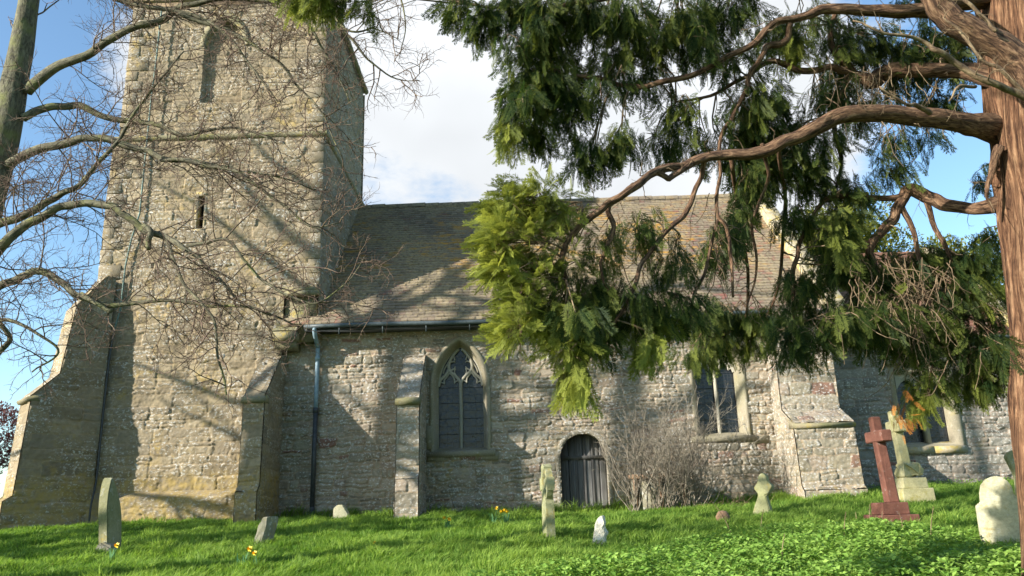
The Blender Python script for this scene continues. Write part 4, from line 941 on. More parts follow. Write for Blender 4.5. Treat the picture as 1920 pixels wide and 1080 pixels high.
def limb(pts, mat, parent, name='branch', rough=.25, sides=10, k=6, bag=None, wiggle=0, seed=0):
    pts = [(x, y, yfix(x, y, Y), r) for x, y, Y, r in pts]; P = np.array([at(x, y, Y) for x, y, Y, r in pts]); r = np.array([r*Y/F*.78 for x, y, Y, r in pts])
    Q = smooth_path(P, k); rr = np.interp(np.arange(len(Q))/k, np.arange(len(r)), r)
    if wiggle: 
        tt = np.arange(len(Q)); Q = Q+np.stack([vn(tt*.35+seed, tt*0+3, 1)-.5, vn(tt*.35+seed, tt*0+7, 2)-.5, vn(tt*.35+seed, tt*0+11, 3)-.5], -1)*wiggle
    b = bag or Bag(); tube(b, Q, rr, sides, rough=rough, seed=seed, caps=bag is None)
    return Q, rr, (b.make(name, mat, parent, smooth=True, flow=True) if bag is None else None)

# ------------------------------------------------------------------ bare tree on the left
bt = thing('bare_tree', (-6.9, 9.2, -.8), 'leafless grey barked tree whose arching limbs and fine twigs hang across the tower', 'tree', 'bare trees')
gb = np.random.default_rng(21)
Pt = [at(-150, 1150, 9.2), at(-115, 800, 9.2), at(-60, 520, 9.2), at(-25, 380, 9.2), at(5, 270, 9.2), at(25, 170, 9.2), at(45, 60, 9.2), at(60, -60, 9.2), at(60, -200, 9.3), at(90, -420, 9.4), at(80, -700, 9.5), at(120, -1000, 9.6)]
Q = smooth_path(Pt, 5); b = Bag(); tube(b, Q, np.interp(np.arange(len(Q))/5, [0, 2, 4, 5, 6, 8, 11], [.26, .22, .185, .16, .135, .10, .04]), 14, rough=.18, caps=True); b.make('trunk', MT['greybark'], bt, smooth=True, flow=True)
trunkQ = Q
B_ = [
 [(50, 170, 9.2, 15), (110, 125, 9.1, 12), (160, 105, 9, 11), (230, 60, 8.9, 10), (300, 38, 8.9, 9), (345, 12, 8.8, 8), (420, -2, 8.7, 6), (505, 4, 8.7, 5), (560, 25, 8.6, 4.5), (600, 80, 8.6, 3.5), (630, 130, 8.6, 2.5), (655, 190, 8.5, 1.5)],
 [(330, 25, 8.8, 6), (420, 55, 8.8, 5.5), (500, 98, 8.7, 4.5), (550, 150, 8.7, 3.5), (600, 210, 8.6, 2.5), (640, 290, 8.5, 1.3)],
 [(45, 222, 9.2, 11), (90, 200, 9.3, 10), (150, 200, 9.4, 9), (215, 222, 9.4, 8), (285, 233, 9.4, 6.5), (350, 250, 9.3, 5), (430, 240, 9.2, 3.5), (520, 262, 9.1, 2)],
 [(-5, 318, 9.2, 12), (75, 280, 9.0, 11), (150, 260, 8.9, 10.5), (200, 262, 8.9, 10), (260, 278, 8.9, 8.5), (310, 296, 8.8, 7), (380, 306, 8.8, 5.5), (450, 325, 8.7, 4.5), (525, 380, 8.7, 3.5), (580, 422, 8.6, 2), (640, 420, 8.6, 1.2)],
 [(-80, 440, 9.2, 12), (0, 420, 8.8, 11), (75, 390, 8.7, 10), (100, 372, 8.7, 9), (150, 342, 8.6, 7), (200, 290, 8.5, 6), (230, 250, 8.5, 5), (285, 168, 8.4, 3.5), (345, 95, 8.4, 2)],
 [(-60, 520, 9.2, 14), (0, 465, 8.6, 13), (50, 420, 8.5, 12), (100, 395, 8.4, 11), (140, 382, 8.4, 10.5), (200, 383, 8.3, 10), (235, 400, 8.3, 9), (270, 430, 8.3, 8.5), (310, 440, 8.3, 8), (350, 465, 8.2, 6.5), (390, 505, 8.2, 5), (430, 545, 8.1, 4), (500, 590, 8.0, 2.5)],
 [(-60, 560, 9.1, 11), (0, 535, 8.8, 10), (40, 517, 8.7, 9.5), (75, 507, 8.6, 9), (115, 527, 8.6, 8.5), (150, 552, 8.5, 8), (220, 572, 8.5, 6), (300, 565, 8.4, 5), (390, 570, 8.3, 4), (470, 580, 8.2, 3), (560, 610, 8.2, 2)],
 [(150, 548, 8.5, 5), (200, 578, 8.4, 5.5), (212, 580, 8.4, 5)],
 [(270, 425, 8.3, 7), (281, 440, 8.2, 8), (280, 468, 8.2, 6.5)],
 [(310, 440, 8.3, 6), (330, 490, 8.1, 4.5), (355, 545, 8.0, 4), (400, 590, 7.9, 3.6), (410, 670, 7.9, 3), (430, 740, 7.9, 2.2)],
 [(300, 300, 8.8, 5), (360, 303, 8.6, 4.5), (420, 318, 8.5, 3.5), (500, 330, 8.4, 2.5), (590, 355, 8.4, 1.5)],
 [(350, 465, 8.2, 5), (420, 450, 8.1, 4), (470, 500, 8.1, 3.5), (520, 545, 8.0, 3), (590, 570, 8.0, 2.2), (650, 530, 8.0, 1.5), (680, 480, 7.9, 1.)],
 [(60, -40, 9.2, 12), (150, -30, 9, 9), (230, 5, 8.9, 7), (330, 20, 8.8, 6), (420, 60, 8.8, 4.5), (470, 120, 8.7, 3), (520, 190, 8.6, 1.5)],
 [(60, -120, 9.3, 10), (250, -120, 9, 8), (450, -70, 8.8, 7), (560, 0, 8.7, 5), (640, 60, 8.6, 4), (690, 110, 8.5, 3), (740, 150, 8.5, 1.8), (790, 150, 8.5, 1)],
 [(530, -30, 8.8, 5), (610, 20, 8.6, 4), (660, 60, 8.5, 3), (700, 55, 8.5, 2), (750, 70, 8.4, 1.)],
 [(60, -250, 9.3, 9), (300, -300, 9, 8), (560, -220, 8.7, 6), (700, -90, 8.5, 4), (760, 30, 8.5, 2), (750, 110, 8.4, 1)],
 [(-50, 700, 9.1, 8), (20, 640, 9, 6), (0, 600, 8.9, 5), (60, 620, 8.8, 4), (110, 660, 8.8, 3), (60, 700, 8.8, 2)],
 [(60, -350, 9.3, 9), (-200, -450, 8.5, 8), (-500, -500, 8, 5), (-700, -450, 8, 2)],
 [(80, -600, 9.4, 8), (400, -760, 9.5, 6), (650, -760, 10, 3)],
]
paths = []
for i, L_ in enumerate(B_):
    q, r, o = limb(L_, MT['greybark'], bt, sides=8, rough=.25, wiggle=.05, seed=i*7); paths.append(q)
tw = Bag()
for i, q in enumerate(paths):
    off = i in (15, 17, 18)
    twigs(tw, gb, q, .125 if not off else .6, 1.25 if i not in (7, 8) else .4, .0088, 2 if not off else 1, grav=-.01 if gb.random() < .6 else .03, up=.12, first=.10, wob=.2)
twigs(tw, gb, trunkQ[15:], .35, 1.2, .012, 2, grav=.02, up=.3, first=.05)
tw.make('twigs', MT['twig'], bt, flow=True)

# ------------------------------------------------------------------ two more bare trees stand outside the picture to the left; their limbs shade the walls
def far_bare(x, y, h, seed, label):
    g = np.random.default_rng(seed); z = float(gz(x, y)); t = thing('bare_tree', (x, y, z), label, 'tree', 'bare trees')
    P = smooth_path([(x, y, z-.2), (x+.1, y, z+h*.25), (x-.15, y+.1, z+h*.5), (x+.1, y, z+h*.8), (x, y, z+h)], 5); b = Bag(); tube(b, P, np.linspace(.42, .08, len(P)), 10, rough=.15, caps=True); b.make('trunk', MT['greybark'], t, flow=True)
    tb_ = Bag(); lb_ = Bag()
    for k in range(26):
        i = int(4+k/26*15); q = P[min(i, len(P)-1)]; a = g.uniform(0, 6.28); L = h*.36*(1-.5*k/26)*g.uniform(.7, 1.1)
        W = walk(g, q, (math.cos(a), math.sin(a), .55), L, 9, .16, .0); tube(lb_, W, np.linspace(.19, .03, 10)*(1-.4*k/26), 6, rough=.2); twigs(tb_, g, W, .42, 1.5, .013, 1, up=.2)
    lb_.make('limbs', MT['greybark'], t, flow=True); tb_.make('twigs', MT['twig'], t, flow=True)
far_bare(-17.5, 10.5, 16, 3, 'leafless tree outside the picture to the left, standing nearest the tower corner')
far_bare(-14.0, 9.3, 16, 15, 'leafless tree outside the picture to the left, the nearest of three to the nave')
far_bare(-24, 5.5, 19, 8, 'taller leafless tree outside the picture further to the left')

# ------------------------------------------------------------------ conifer on the right
ct_ = thing('conifer_tree', (4.9, 7.5, -1.1), 'large conifer with stringy reddish bark, twisting limbs and drooping green sprays at the right', 'tree')
gc = np.random.default_rng(33)
TY = 7.4
Pt = [(2003, 1250), (2000, 1080), (1995, 900), (1988, 760), (1982, 620), (1972, 500), (1962, 400), (1950, 300), (1940, 200), (1925, 100), (1915, 0), (1905, -150), (1900, -400), (1890, -700)]
rp = [72, 70, 70, 72, 74, 78, 84, 90, 92, 90, 88, 80, 60, 25]
P = np.array([at(x, y, TY) for x, y in Pt]); Q = smooth_path(P, 8); rr = np.interp(np.arange(len(Q))/8, np.arange(len(rp)), rp)*TY/F
b = Bag(); tube(b, Q, rr, 44, rough=.30, caps=True, seed=4); trunk = b.make('trunk', MT['redbark'], ct_, smooth=True, flow=True)
CL = [
 [(1965, 270, 7.7, 60), (1915, 255, 7.65, 52), (1872, 243, 7.5, 42), (1832, 233, 7.32, 33), (1790, 226, 7.2, 26), (1700, 216, 7.1, 23), (1600, 213, 7.0, 22), (1545, 230, 7.0, 20), (1480, 262, 7.0, 17), (1420, 285, 7.0, 15), (1340, 293, 7.0, 13), (1285, 308, 7.0, 12), (1230, 320, 7.0, 10), (1190, 350, 7.0, 9), (1135, 385, 7.05, 8.5), (1100, 415, 7.1, 8), (1066, 450, 7.1, 7), (1053, 485, 7.1, 6), (1062, 525, 7.1, 4)],
 [(1290, 308, 7.0, 9), (1255, 333, 7.1, 8), (1225, 325, 7.2, 8), (1170, 362, 7.2, 8), (1140, 393, 7.2, 7.5), (1150, 430, 7.2, 6), (1135, 470, 7.2, 5), (1128, 505, 7.2, 4), (1145, 560, 7.2, 3)],
 [(1950, 165, TY, 50), (1880, 145, TY, 34), (1800, 133, 7.6, 21), (1700, 130, 7.8, 19), (1655, 138, 7.9, 20), (1638, 154, 7.9, 18), (1605, 142, 7.9, 15), (1585, 122, 7.9, 12), (1562, 95, 7.9, 9), (1558, 55, 7.9, 7), (1570, 10, 7.9, 6)],
 [(1600, 135, 7.9, 10), (1560, 128, 7.8, 9), (1500, 130, 7.8, 8), (1450, 115, 7.7, 7), (1400, 140, 7.7, 5), (1330, 180, 7.7, 4), (1270, 190, 7.6, 2.5)],
 [(1900, -10, TY, 30), (1790, 5, 7.2, 24), (1720, 18, 7.1, 18), (1640, 20, 7.1, 15), (1560, 16, 7.1, 14), (1500, 33, 7.1, 11), (1450, 46, 7.1, 10), (1420, 75, 7.1, 9), (1370, 105, 7.2, 8.5), (1310, 135, 7.2, 7.5), (1240, 155, 7.2, 7), (1180, 162, 7.3, 6), (1120, 145, 7.3, 5), (1065, 143, 7.3, 3.5), (1010, 170, 7.3, 2)],
 [(1965, 395, 7.7, 44), (1910, 388, 7.65, 34), (1868, 385, 7.6, 24), (1820, 391, 7.8, 16), (1770, 384, 7.9, 17), (1735, 366, 8, 16), (1705, 357, 8, 15), (1692, 375, 8, 13), (1680, 400, 8, 12), (1655, 430, 8, 11), (1630, 462, 8, 10), (1637, 500, 8, 7), (1632, 560, 8, 5)],
 [(1705, 362, 8, 8), (1660, 373, 8, 7), (1595, 366, 8, 6), (1555, 370, 8, 6), (1530, 398, 8, 6), (1513, 430, 8, 5.5), (1492, 480, 8, 5), (1485, 520, 8, 5), (1488, 580, 8, 3), (1492, 640, 8, 2)],
 [(1690, 385, 8, 8), (1712, 430, 8, 7), (1722, 470, 8, 6), (1735, 540, 8, 6), (1745, 600, 8, 5), (1750, 660, 8, 3), (1740, 730, 8, 2)],
 [(1735, 370, 8, 8), (1760, 440, 8.1, 6), (1790, 520, 8.1, 5), (1800, 600, 8.1, 4), (1820, 680, 8.1, 2)],
 [(1990, 210, 6.4, 60), (1930, 130, 6.4, 42), (1880, 90, 6.4, 36), (1830, 62, 6.4, 34), (1780, 35, 6.4, 34), (1750, 0, 6.4, 34), (1720, -50, 6.4, 33), (1660, -130, 6.4, 28), (1500, -260, 6.3, 20), (1300, -360, 6.2, 12)],
 [(1480, 40, 7.1, 9), (1475, 75, 7.2, 9), (1440, 88, 7.2, 9), (1424, 110, 7.2, 8), (1405, 145, 7.3, 7), (1395, 180, 7.3, 6), (1372, 220, 7.3, 6), (1352, 260, 7.3, 5), (1350, 330, 7.3, 5), (1345, 400, 7.2, 5), (1364, 430, 7.2, 5), (1372, 480, 7.2, 4.5), (1375, 560, 7.2, 3)],
 [(1318, 295, 7, 7), (1310, 340, 7.1, 6), (1285, 400, 7.2, 6), (1245, 440, 7.2, 6), (1205, 490, 7.3, 5), (1190, 540, 7.3, 4.5), (1150, 610, 7.3, 4), (1110, 660, 7.3, 3), (1092, 720, 7.3, 2)],
 [(1345, 415, 7.2, 4), (1325, 500, 7.2, 4), (1300, 560, 7.2, 3.5), (1295, 620, 7.2, 2)],
 [(1430, 270, 7, 5), (1440, 340, 7.3, 4), (1410, 420, 7.5, 4), (1420, 500, 7.6, 3), (1400, 590, 7.6, 2)],
 [(1590, 140, 7.9, 8), (1575, 200, 8, 8), (1565, 240, 8.1, 7), (1575, 300, 8.1, 5), (1560, 370, 8.1, 3)],
 [(1372, 300, 7.2, 6), (1385, 420, 8.2, 5), (1402, 520, 9.0, 4.5), (1396, 600, 9.5, 3), (1345, 640, 9.5, 2)],
 [(1460, 270, 7.1, 6), (1472, 400, 8.3, 5), (1456, 540, 9.4, 4), (1430, 610, 9.6, 2)],
 [(1870, 280, 7.3, 15), (1858, 320, 7.3, 9), (1850, 360, 7.3, 5), (1858, 400, 7.4, 2)],
 [(1800, 0, 7.2, 14), (1500, -60, 7.2, 14), (1250, -30, 7.2, 10), (1120, 0, 7.2, 8), (1000, 20, 7.2, 5), (900, 10, 7.2, 2)],
 [(1885, -200, TY, 35), (1600, -350, 6.8, 24), (1300, -480, 6.2, 15), (1000, -500, 6, 8)],
]
cpaths = []
for i, L_ in enumerate(CL):
    q, r, o = limb(L_, MT['limbbark'], ct_, sides=14 if L_[0][3] > 15 else 9, rough=.34, wiggle=.035, seed=i*5+1); cpaths.append(q)
# pale dead branches by the trunk
for i, L_ in enumerate([[(1960, 215, 6.0, 11), (1905, 175, 5.9, 10), (1855, 150, 5.8, 9), (1800, 125, 5.8, 8), (1760, 95, 5.7, 7), (1730, 78, 5.7, 5), (1660, 60, 5.6, 3.5), (1600, 40, 5.6, 2)],
                        [(1930, 190, 6.1, 5), (1880, 130, 6.0, 5), (1840, 108, 6, 4), (1800, 60, 6, 4), (1770, 30, 6, 3)],
                        [(1870, 60, 6.2, 6), (1845, 30, 6.2, 5), (1820, 10, 6.2, 5), (1790, -10, 6.2, 4)],
                        [(1745, 210, 7, 7), (1720, 195, 6.9, 6), (1700, 197, 6.8, 4), (1650, 160, 6.7, 2.5)],
                        [(1830, 160, 6.5, 4), (1800, 162, 6.4, 4), (1780, 190, 6.4, 2)]]):
    q, r, o = limb(L_, MT['deadtwig'], ct_, 'dead_branch', sides=7, rough=.2, wiggle=.04, seed=i+60); cpaths.append(q)
tw = Bag()
for i, q in enumerate(cpaths):
    dead = i >= len(CL)
    twigs(tw, gc, q, .15 if dead else .26, .42 if dead else .55, .006, 2 if dead else 1, grav=-.02, up=-.1 if not dead else .1, spread=.9, wob=.3, first=.25)
# hanging bundle of dead twigs, and other brown tangles
for (x0, y0, x1, y1, Yb, cnt) in ((1590, 480, 1790, 600, 7.8, 110), (1500, 560, 1560, 640, 8, 20), (1150, 400, 1230, 560, 7.3, 34), (1300, 360, 1380, 560, 7.3, 24), (1680, 560, 1860, 680, 8.0, 50), (1500, 100, 1760, 230, 7.6, 60)):
    for k in range(cnt):
        p = at(gc.uniform(x0, x1), gc.uniform(y0, y1), Yb+gc.normal(0, .25)); W = walk(gc, p, (gc.normal(0, .5), gc.normal(0, .4), -.9), gc.uniform(.3, .60), 6, .22, -.05)
        tube(tw, W, np.linspace(.0055, .0025, 7), 4); 
        if gc.random() < .6: twigs(tw, gc, W, .12, .25, .003, 0, up=-.1, wob=.3)

def spray_template(g, n=10):
    V = []; Fq = []; T = []
    def leaf(a, b, w, tone):
        a = np.array(a); b = np.array(b); d = b-a; s = np.array([-d[1], d[0], 0]); s = s/np.linalg.norm(s)*w; m = a+d*.45; k = len(V)
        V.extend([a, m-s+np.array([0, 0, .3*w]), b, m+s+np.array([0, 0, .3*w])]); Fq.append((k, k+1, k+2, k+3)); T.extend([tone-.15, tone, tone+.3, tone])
    def cz(x, y): return -.18*x*x-.35*y*y+.0
    pt = lambda x, y: (x, y, cz(x, y))
    leaf(pt(0, 0), pt(.55, .01), .010, .0); leaf(pt(.5, .01), pt(1.06, 0), .012, .3)
    for i in range(n):
        t = .06+.9*i/n
        for s in (-1, 1):
            t_ = t+g.uniform(-.03, .03); l = (.40-.26*t)*g.uniform(.75, 1.2)*(1 if i > 0 else .7); an = s*R(g.uniform(22, 42)); dx, dy = math.cos(an)*l, math.sin(an)*l
            leaf(pt(t_, 0), pt(t_+dx, dy), .012, .2+.3*t)
            for u, sg in ((.22, 1), (.38, -1), (.52, 1), (.68, -1)):
                a2 = an+sg*R(g.uniform(20, 38)); l2 = l*.55*(1.1-u*.6); bx, by = t_+dx*u, dy*u
                leaf(pt(bx, by), pt(bx+math.cos(a2)*l2, by+math.sin(a2)*l2), .0125, .35+.3*t)
    return np.array(V), np.array(Fq), np.array(T)
TPL = [spray_template(np.random.default_rng(s)) for s in range(5)]
fol = Bag()
def add_sprays(P, D, S, tone, flat=.5):
    n = len(P); which = gc.integers(0, len(TPL), n); D = D/np.linalg.norm(D, axis=1)[:, None]
    r = gc.normal(0, 1, (n, 3)); r[:, 2] += flat*2; Nn = r-D*(r*D).sum(1)[:, None]; Nn /= np.linalg.norm(Nn, axis=1)[:, None]; Y_ = np.cross(Nn, D)
    for w in range(len(TPL)):
        k = which == w
        if not k.any(): continue
        V, Fq, T = TPL[w]; m = k.sum(); B = np.stack([D[k], Y_[k], Nn[k]], 1)
        X = P[k][:, None, :]+np.einsum('vj,njk->nvk', V, B)*S[k][:, None, None]; nv_ = len(V)
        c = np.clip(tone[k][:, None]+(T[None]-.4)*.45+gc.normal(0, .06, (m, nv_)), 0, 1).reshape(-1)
        fol.add(X.reshape(-1, 3), (Fq[None]+(np.arange(m)*nv_)[:, None, None]).reshape(-1, 4), np.stack([c, c, c], -1))
allP = np.concatenate(cpaths[:len(CL)])
def blob(px, py, rx, ry, Yc, cnt, tone=.4, dirpx=(0, 1), droop=.7, size=.24, ydepth=.35, twn=1):
    """a bunch of sprays hanging from a twig that comes off the nearest limb"""
    Yc = yfix(px, py, Yc); c = at(px, py, Yc); ax = rx*Yc/F; az = ry*Yc/F
    d = gc.normal(0, 1, (cnt, 3)); d /= np.linalg.norm(d, axis=1)[:, None]; d *= gc.random(cnt)[:, None]**(1/2.4)
    P = c+d*np.array([ax, ydepth, az])
    # clumps inside the bunch leave gaps of sky
    kc = max(3, cnt//22); cen = c+gc.normal(0, .5, (kc, 3))*np.array([ax, ydepth, az]); near = cen[gc.integers(0, kc, cnt)]; P = P*.72+near*.28
    out = d*np.array([1, 1, .5]); D = out*.7+np.array([dirpx[0]*.5, -.1, -dirpx[1]*.5])+np.array([0, 0, -droop])+gc.normal(0, .28, (cnt, 3))
    add_sprays(P, D, size*gc.uniform(.7, 1.25, cnt), np.clip(tone+gc.normal(0, .14, cnt), 0, 1))
    q = allP[np.argmin(np.linalg.norm(allP-c, axis=1))]; 
    if np.linalg.norm(q-c) < 1.9:
        for _ in range(twn):
            W = smooth_path([q, (q+c)/2+gc.normal(0, .06, 3)+np.array([0, 0, .04]), c+gc.normal(0, .06, 3)], 3); tube(tw, W, np.linspace(.011, .005, len(W)), 5)
            for P1 in P[gc.permutation(cnt)[:max(3, cnt//9)]]:
                W2 = smooth_path([W[gc.integers(2, len(W))], (c+P1)/2+gc.normal(0, .05, 3), P1], 3); tube(tw, W2, np.linspace(.0055, .0025, len(W2)), 4)
LIT, MD, SHADED = .50, .20, .04  # sunlit and shaded foliage put into the spray colour, bunch by bunch
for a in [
 (855, 5, 38, 22, 7.1, 30, SHADED), (905, 35, 45, 42, 7.1, 60, SHADED), (950, 5, 60, 40, 7.2, 60, SHADED), (1005, 40, 55, 45, 7.2, 55, MD), (1085, 30, 60, 60, 7.4, 70, MD), (980, 150, 55, 45, 7.3, 60, SHADED), (1040, 130, 60, 55, 7.4, 60, MD),
 (965, 200, 40, 45, 7.3, 42, MD), (1010, 230, 50, 55, 7.3, 55, MD), (960, 255, 28, 40, 7.3, 26, LIT), (1075, 200, 60, 60, 7.4, 50, SHADED), (1150, 100, 70, 60, 7.5, 60, MD), (1180, 30, 80, 45, 7.5, 60, MD), (1110, 285, 60, 50, 7.4, 60, SHADED),
 (1165, 260, 50, 50, 7.4, 45, SHADED), (1215, 100, 50, 60, 7.6, 32, MD), (1280, 40, 80, 50, 7.5, 65, MD), (1380, 20, 70, 40, 7.6, 55, SHADED), (1260, 210, 50, 55, 7.7, 36, SHADED), (1480, 90, 50, 40, 7.8, 34, LIT), (1440, 190, 55, 45, 7.9, 50, SHADED),
 (1480, 235, 60, 45, 7.9, 55, SHADED), (1400, 240, 40, 50, 7.8, 36, SHADED), (1560, 60, 60, 50, 8, 40, SHADED), (1640, 70, 60, 45, 8, 46, SHADED), (1680, 130, 60, 60, 8.1, 55, SHADED), (1740, 90, 50, 70, 8.1, 45, SHADED), (1610, 200, 40, 40, 8.1, 30, MD), (1760, 185, 60, 30, 8.1, 34, SHADED),
 (1520, 320, 55, 60, 8, 50, SHADED), (1400, 340, 40, 70, 7.6, 55, SHADED), (1450, 310, 50, 60, 7.8, 46, SHADED), (1560, 250, 50, 50, 8, 34, SHADED), (1590, 350, 60, 60, 8.1, 52, SHADED), (1655, 300, 30, 40, 8.1, 18, SHADED), (1690, 250, 60, 22, 8.1, 20, SHADED), (1680, 320, 24, 34, 8.1, 13, SHADED), (1570, 410, 50, 40, 8.1, 36, SHADED), (1740, 255, 20, 25, 8.1, 10, SHADED),
 (1000, 370, 60, 40, 7.1, 75, LIT), (950, 395, 45, 40, 7.1, 60, LIT), (1050, 400, 60, 50, 7.2, 70, LIT), (940, 450, 45, 50, 7.0, 75, .60), (990, 450, 60, 50, 7.1, 75, LIT), (940, 505, 45, 40, 7.0, 75, .62), (1000, 520, 60, 45, 7.1, 80, LIT), (1050, 490, 60, 50, 7.2, 60, MD),
 (970, 570, 45, 40, 7.0, 65, .60), (1020, 590, 55, 40, 7.1, 65, LIT), (960, 625, 36, 35, 7.0, 55, .60), (1060, 570, 60, 50, 7.2, 60, MD), (1110, 540, 60, 60, 7.4, 60, MD), (1060, 650, 55, 35, 7.1, 50, LIT), (1110, 620, 60, 45, 7.3, 60, MD), (1085, 680, 26, 30, 7.1, 32, LIT), (1085, 712, 26, 22, 7.1, 36, .7),
 (1160, 560, 60, 60, 7.4, 55, SHADED), (1130, 450, 50, 60, 7.4, 32, MD), (1200, 420, 50, 50, 7.5, 30, MD), (1210, 580, 60, 50, 7.4, 60, MD), (1210, 640, 36, 30, 7.3, 40, LIT), (1270, 560, 60, 60, 7.4, 52, SHADED), (1260, 480, 50, 60, 7.4, 30, SHADED), (1330, 590, 60, 40, 7.4, 52, MD), (1310, 650, 50, 30, 7.3, 36, MD), (1400, 600, 60, 32, 7.5, 60, MD), (1350, 640, 50, 34, 7.4, 40, MD), (1405, 640, 40, 26, 7.5, 26, MD),
 (1450, 590, 50, 40, 7.6, 50, MD), (1340, 460, 50, 50, 7.5, 36, SHADED), (1380, 410, 40, 40, 7.6, 36, SHADED), (1480, 630, 30, 50, 7.8, 40, SHADED), (1500, 540, 40, 60, 7.9, 45, SHADED), (1485, 400, 50, 30, 7.9, 30, SHADED), (1545, 590, 50, 50, 8, 60, SHADED), (1550, 500, 40, 50, 8, 40, SHADED), (1610, 590, 60, 50, 8, 60, SHADED), (1620, 520, 60, 45, 8.1, 60, SHADED),
 (1690, 500, 60, 50, 8.2, 70, SHADED), (1680, 580, 60, 50, 8.1, 60, SHADED), (1750, 470, 60, 45, 8.2, 60, SHADED), (1760, 560, 70, 60, 8.2, 80, SHADED), (1830, 480, 55, 55, 8.2, 55, SHADED), (1840, 560, 50, 50, 8.2, 50, SHADED), (1820, 640, 60, 50, 8.1, 70, SHADED), (1740, 640, 60, 50, 8.1, 60, SHADED), (1830, 700, 55, 40, 8.0, 60, MD), (1870, 680, 32, 40, 8.0, 30, MD), (1740, 710, 45, 36, 8.0, 44, MD), (1730, 745, 26, 22, 8.0, 22, LIT), (1660, 630, 50, 30, 8.1, 34, SHADED), (1860, 430, 30, 40, 8.3, 24, SHADED), (1845, 320, 24, 26, 8.3, 12, SHADED),
 (600, 0, 50, 18, 7.0, 36, LIT), (640, -20, 60, 30, 7.0, 40, MD), (690, 8, 24, 18, 7.0, 12, MD), (560, -15, 40, 20, 7.0, 20, LIT)]:
    a = list(a)
    if 1290 < a[0] < 1480 and a[1] > 540: a[4] += 2.0
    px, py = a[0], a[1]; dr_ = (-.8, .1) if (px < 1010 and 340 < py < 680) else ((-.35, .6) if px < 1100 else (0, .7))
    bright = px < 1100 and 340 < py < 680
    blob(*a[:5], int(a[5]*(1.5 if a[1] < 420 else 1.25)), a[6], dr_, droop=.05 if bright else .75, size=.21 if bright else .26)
# general fill between the bunches, thicker towards the trunk
for k in range(96):
    fx = gc.uniform(0, 1); px = 960+850*fx; py = gc.uniform(-30, 330 if px > 1330 else (270 if px > 1000 else 200))
    if 1560 < px and py > 210: continue
    if 1150 < px < 1300 and 170 < py < 250 and gc.random() < .6: continue
    blob(px, py, 55, 42, 7.4+.9*fx+gc.normal(0, .4), 30, gc.choice([SHADED, SHADED, MD]), (0, .7), droop=.8, size=.27)
for k in range(24):
    px = gc.uniform(1480, 1880); py = gc.uniform(470, 690)+(0 if px > 1650 else -60); blob(px, py, 55, 42, 8.1+gc.normal(0, .35), 30, gc.choice([SHADED, SHADED, MD]), (.1, .6), droop=.7, size=.27)
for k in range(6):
    px = gc.uniform(1000, 1460); py = gc.uniform(500, 620); blob(px, py, 50, 38, 7.5+gc.normal(0, .3)+(2 if px > 1290 else 0), 26, gc.choice([SHADED, MD]), (0, .6), droop=.7, size=.25)
# the crown above the picture
for k in range(84):
    X_ = gc.uniform(-1.8, 6.5); Y_ = gc.uniform(5.0, 10.5); Z_ = gc.uniform(6.3, 10.5)
    if Z_/Y_ < .84: Z_ = Y_*.9+.3
    cnt = 34; d = gc.normal(0, .45, (cnt, 3)); c = np.array([X_, Y_, Z_]); add_sprays(c+d, d+np.array([0, 0, -.6]), gc.uniform(.3, .5, cnt), np.full(cnt, .4))
fol.make('foliage', MT['conifer'], ct_)
tw.make('twigs', MT['deadtwig'], ct_, flow=True)
b = Bag()                                              # a few orange dead sprays in front of the chancel window
fol = b; gq = gc
c = at(1692, 765, 8.0); cnt = 26; add_sprays(c+gc.normal(0, 1, (cnt, 3))*np.array([.05, .08, .1]), gc.normal(0, .25, (cnt, 3))+np.array([.2, 0, -1.]), gc.uniform(.08, .15, cnt), gc.random(cnt))
MT['deadspray'] = leafmat('dead_orange_spray', (.22, .08, .02), (.45, .20, .04), .25, ((.25, .08, .02), (.45, .2, .03))); b.make('dead_spray', MT['deadspray'], ct_)

# ------------------------------------------------------------------ bare shrub by the wall
sh = thing('bare_shrub', hit(1250, 985), 'twiggy leafless shrub with many stems growing against the nave wall right of the door', 'shrub')
gs = np.random.default_rng(9); st = Bag(); tg = Bag()
for (bx, n_, sp) in ((1195, 15, .55), (1240, 11, .6), (1262, 11, .6), (1290, 16, .65), (1225, 7, .55), (1315, 9, .6)):
    p0 = at(bx, 975, 17.7); p0[2] = float(gz(p0[0], 17.7))-.05
    for k in range(n_):
        p = p0+np.array([gs.normal(0, .07), gs.normal(0, .08), 0]); d = np.array([gs.normal(0, sp*.55), gs.normal(-.12, .25), 1.]); L = gs.uniform(1.6, 2.9)
        W = walk(gs, p, d, L, 9, .13, .02); W[:, 1] = np.minimum(W[:, 1], 18.75); r = gs.uniform(.009, .017); tube(st, W, np.linspace(r, .004, 10), 5, rough=.15)
        twigs(tg, gs, W, .125, .75, .0052, 1, grav=.02, up=.35, spread=.75, first=.22, wob=.2)
tgv = st.make('stems', MT['shrubtwig'], sh, flow=True); tg.make('twigs', MT['shrubtwig'], sh, flow=True)
b = Bag(); 
for k in range(90):
    p = np.array([gs.uniform(2.9, 5.3), gs.uniform(17.0, 17.9), 0]); p[2] = float(gz(p[0], p[1]))+.03; W = walk(gs, p, (gs.normal(0, 1), gs.normal(0, .5), .15), gs.uniform(.2, .6), 4, .3, 0); tube(b, W, np.linspace(.006, .003, 5), 4)
lt = b.make('fallen_twigs', MT['deadtwig'], None, flow=True); tag(lt, 'litter of fallen twigs under the bare shrub', 'twigs', None, 'stuff')

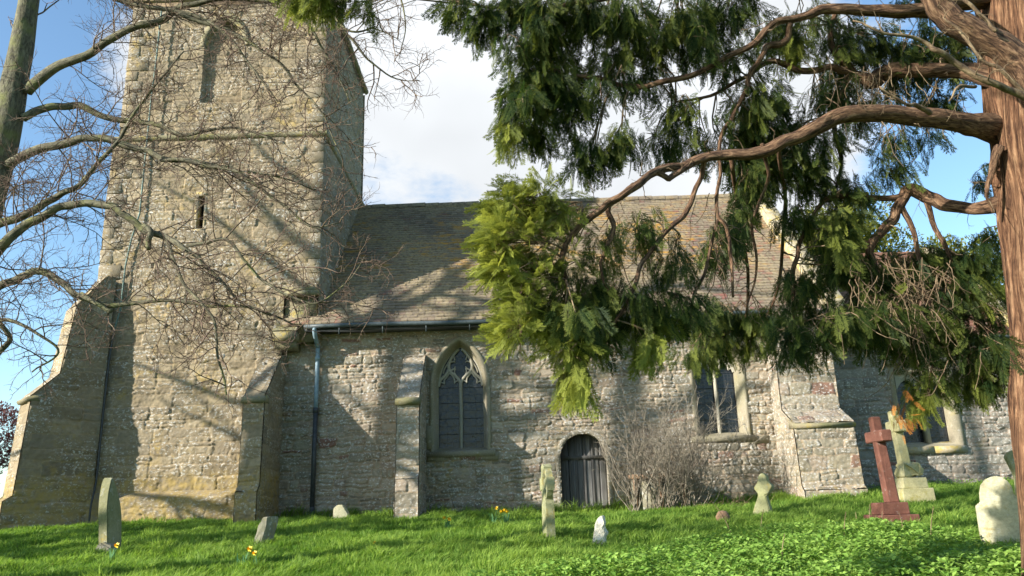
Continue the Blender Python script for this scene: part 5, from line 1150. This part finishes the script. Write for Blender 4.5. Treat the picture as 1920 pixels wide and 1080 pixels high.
# ------------------------------------------------------------------ trees beyond the church
def leafy(name, c, rad, n, size, mat, label, cat, trunk_h, seed, trunkmat='limbbark', clumps=40):
    g = np.random.default_rng(seed); c = np.array(c, float); z0 = float(gz(c[0], c[1])); t = thing(name, (c[0], c[1], z0), label, cat)
    b = Bag(); P = smooth_path([(c[0], c[1], z0-.2), (c[0]+.2, c[1], (z0+c[2])/2), (c[0], c[1], c[2])], 4); tube(b, P, np.linspace(trunk_h, trunk_h*.4, len(P)), 9, rough=.2)
    for k in range(14):
        d = g.normal(0, 1, 3); d[2] = abs(d[2]); W = walk(g, P[-4], d, min(rad)*.8, 5, .15, .02); tube(b, W, np.linspace(trunk_h*.3, .03, 6), 5)
    b.make('trunk', MT[trunkmat], t, flow=True)
    d = g.normal(0, 1, (clumps, 3)); d /= np.linalg.norm(d, axis=1)[:, None]; cc_ = c+d*np.array(rad)*g.uniform(.35, 1., clumps)[:, None]
    k = g.integers(0, clumps, n); e = g.normal(0, 1, (n, 3)); e /= np.linalg.norm(e, axis=1)[:, None]; rr_ = np.mean(rad)*.30
    P = cc_[k]+e*rr_*g.random(n)[:, None]**.4*np.array([1, 1, .8]); V, Fq, C = leaflets(P, e+g.normal(0, .4, (n, 3))+np.array([0, 0, .5]), size*g.uniform(.6, 1.3, n), np.clip(.5+.25*g.normal(0, 1, n), 0, 1), .5)
    mk('crown', V, Fq, MT[mat], t, C)
a = at(1540, 470, 33); leafy('yew_tree', (a[0], 33, a[2]-1.6), (3.6, 3, 4.4), 60000, .16, 'yew', 'golden green yew tree rising behind the chancel roof', 'tree', .4, 3, clumps=90)
a = at(1760, 470, 38); leafy('yew_tree', (a[0]+.5, 38, a[2]-3.2), (3.6, 3, 4.2), 30000, .18, 'yew', 'second darker yew partly hidden behind the conifer and the chancel gable', 'tree', .4, 4, clumps=60)
a = at(-20, 850, 34); leafy('purple_hedge_tree', (a[0]-.6, 34, a[2]-.2), (1.9, 1.6, 2.3), 16000, .12, 'redleaf', 'small purplish red tree far off beyond the left corner of the tower', 'tree', .12, 5, 'greybark', 36)
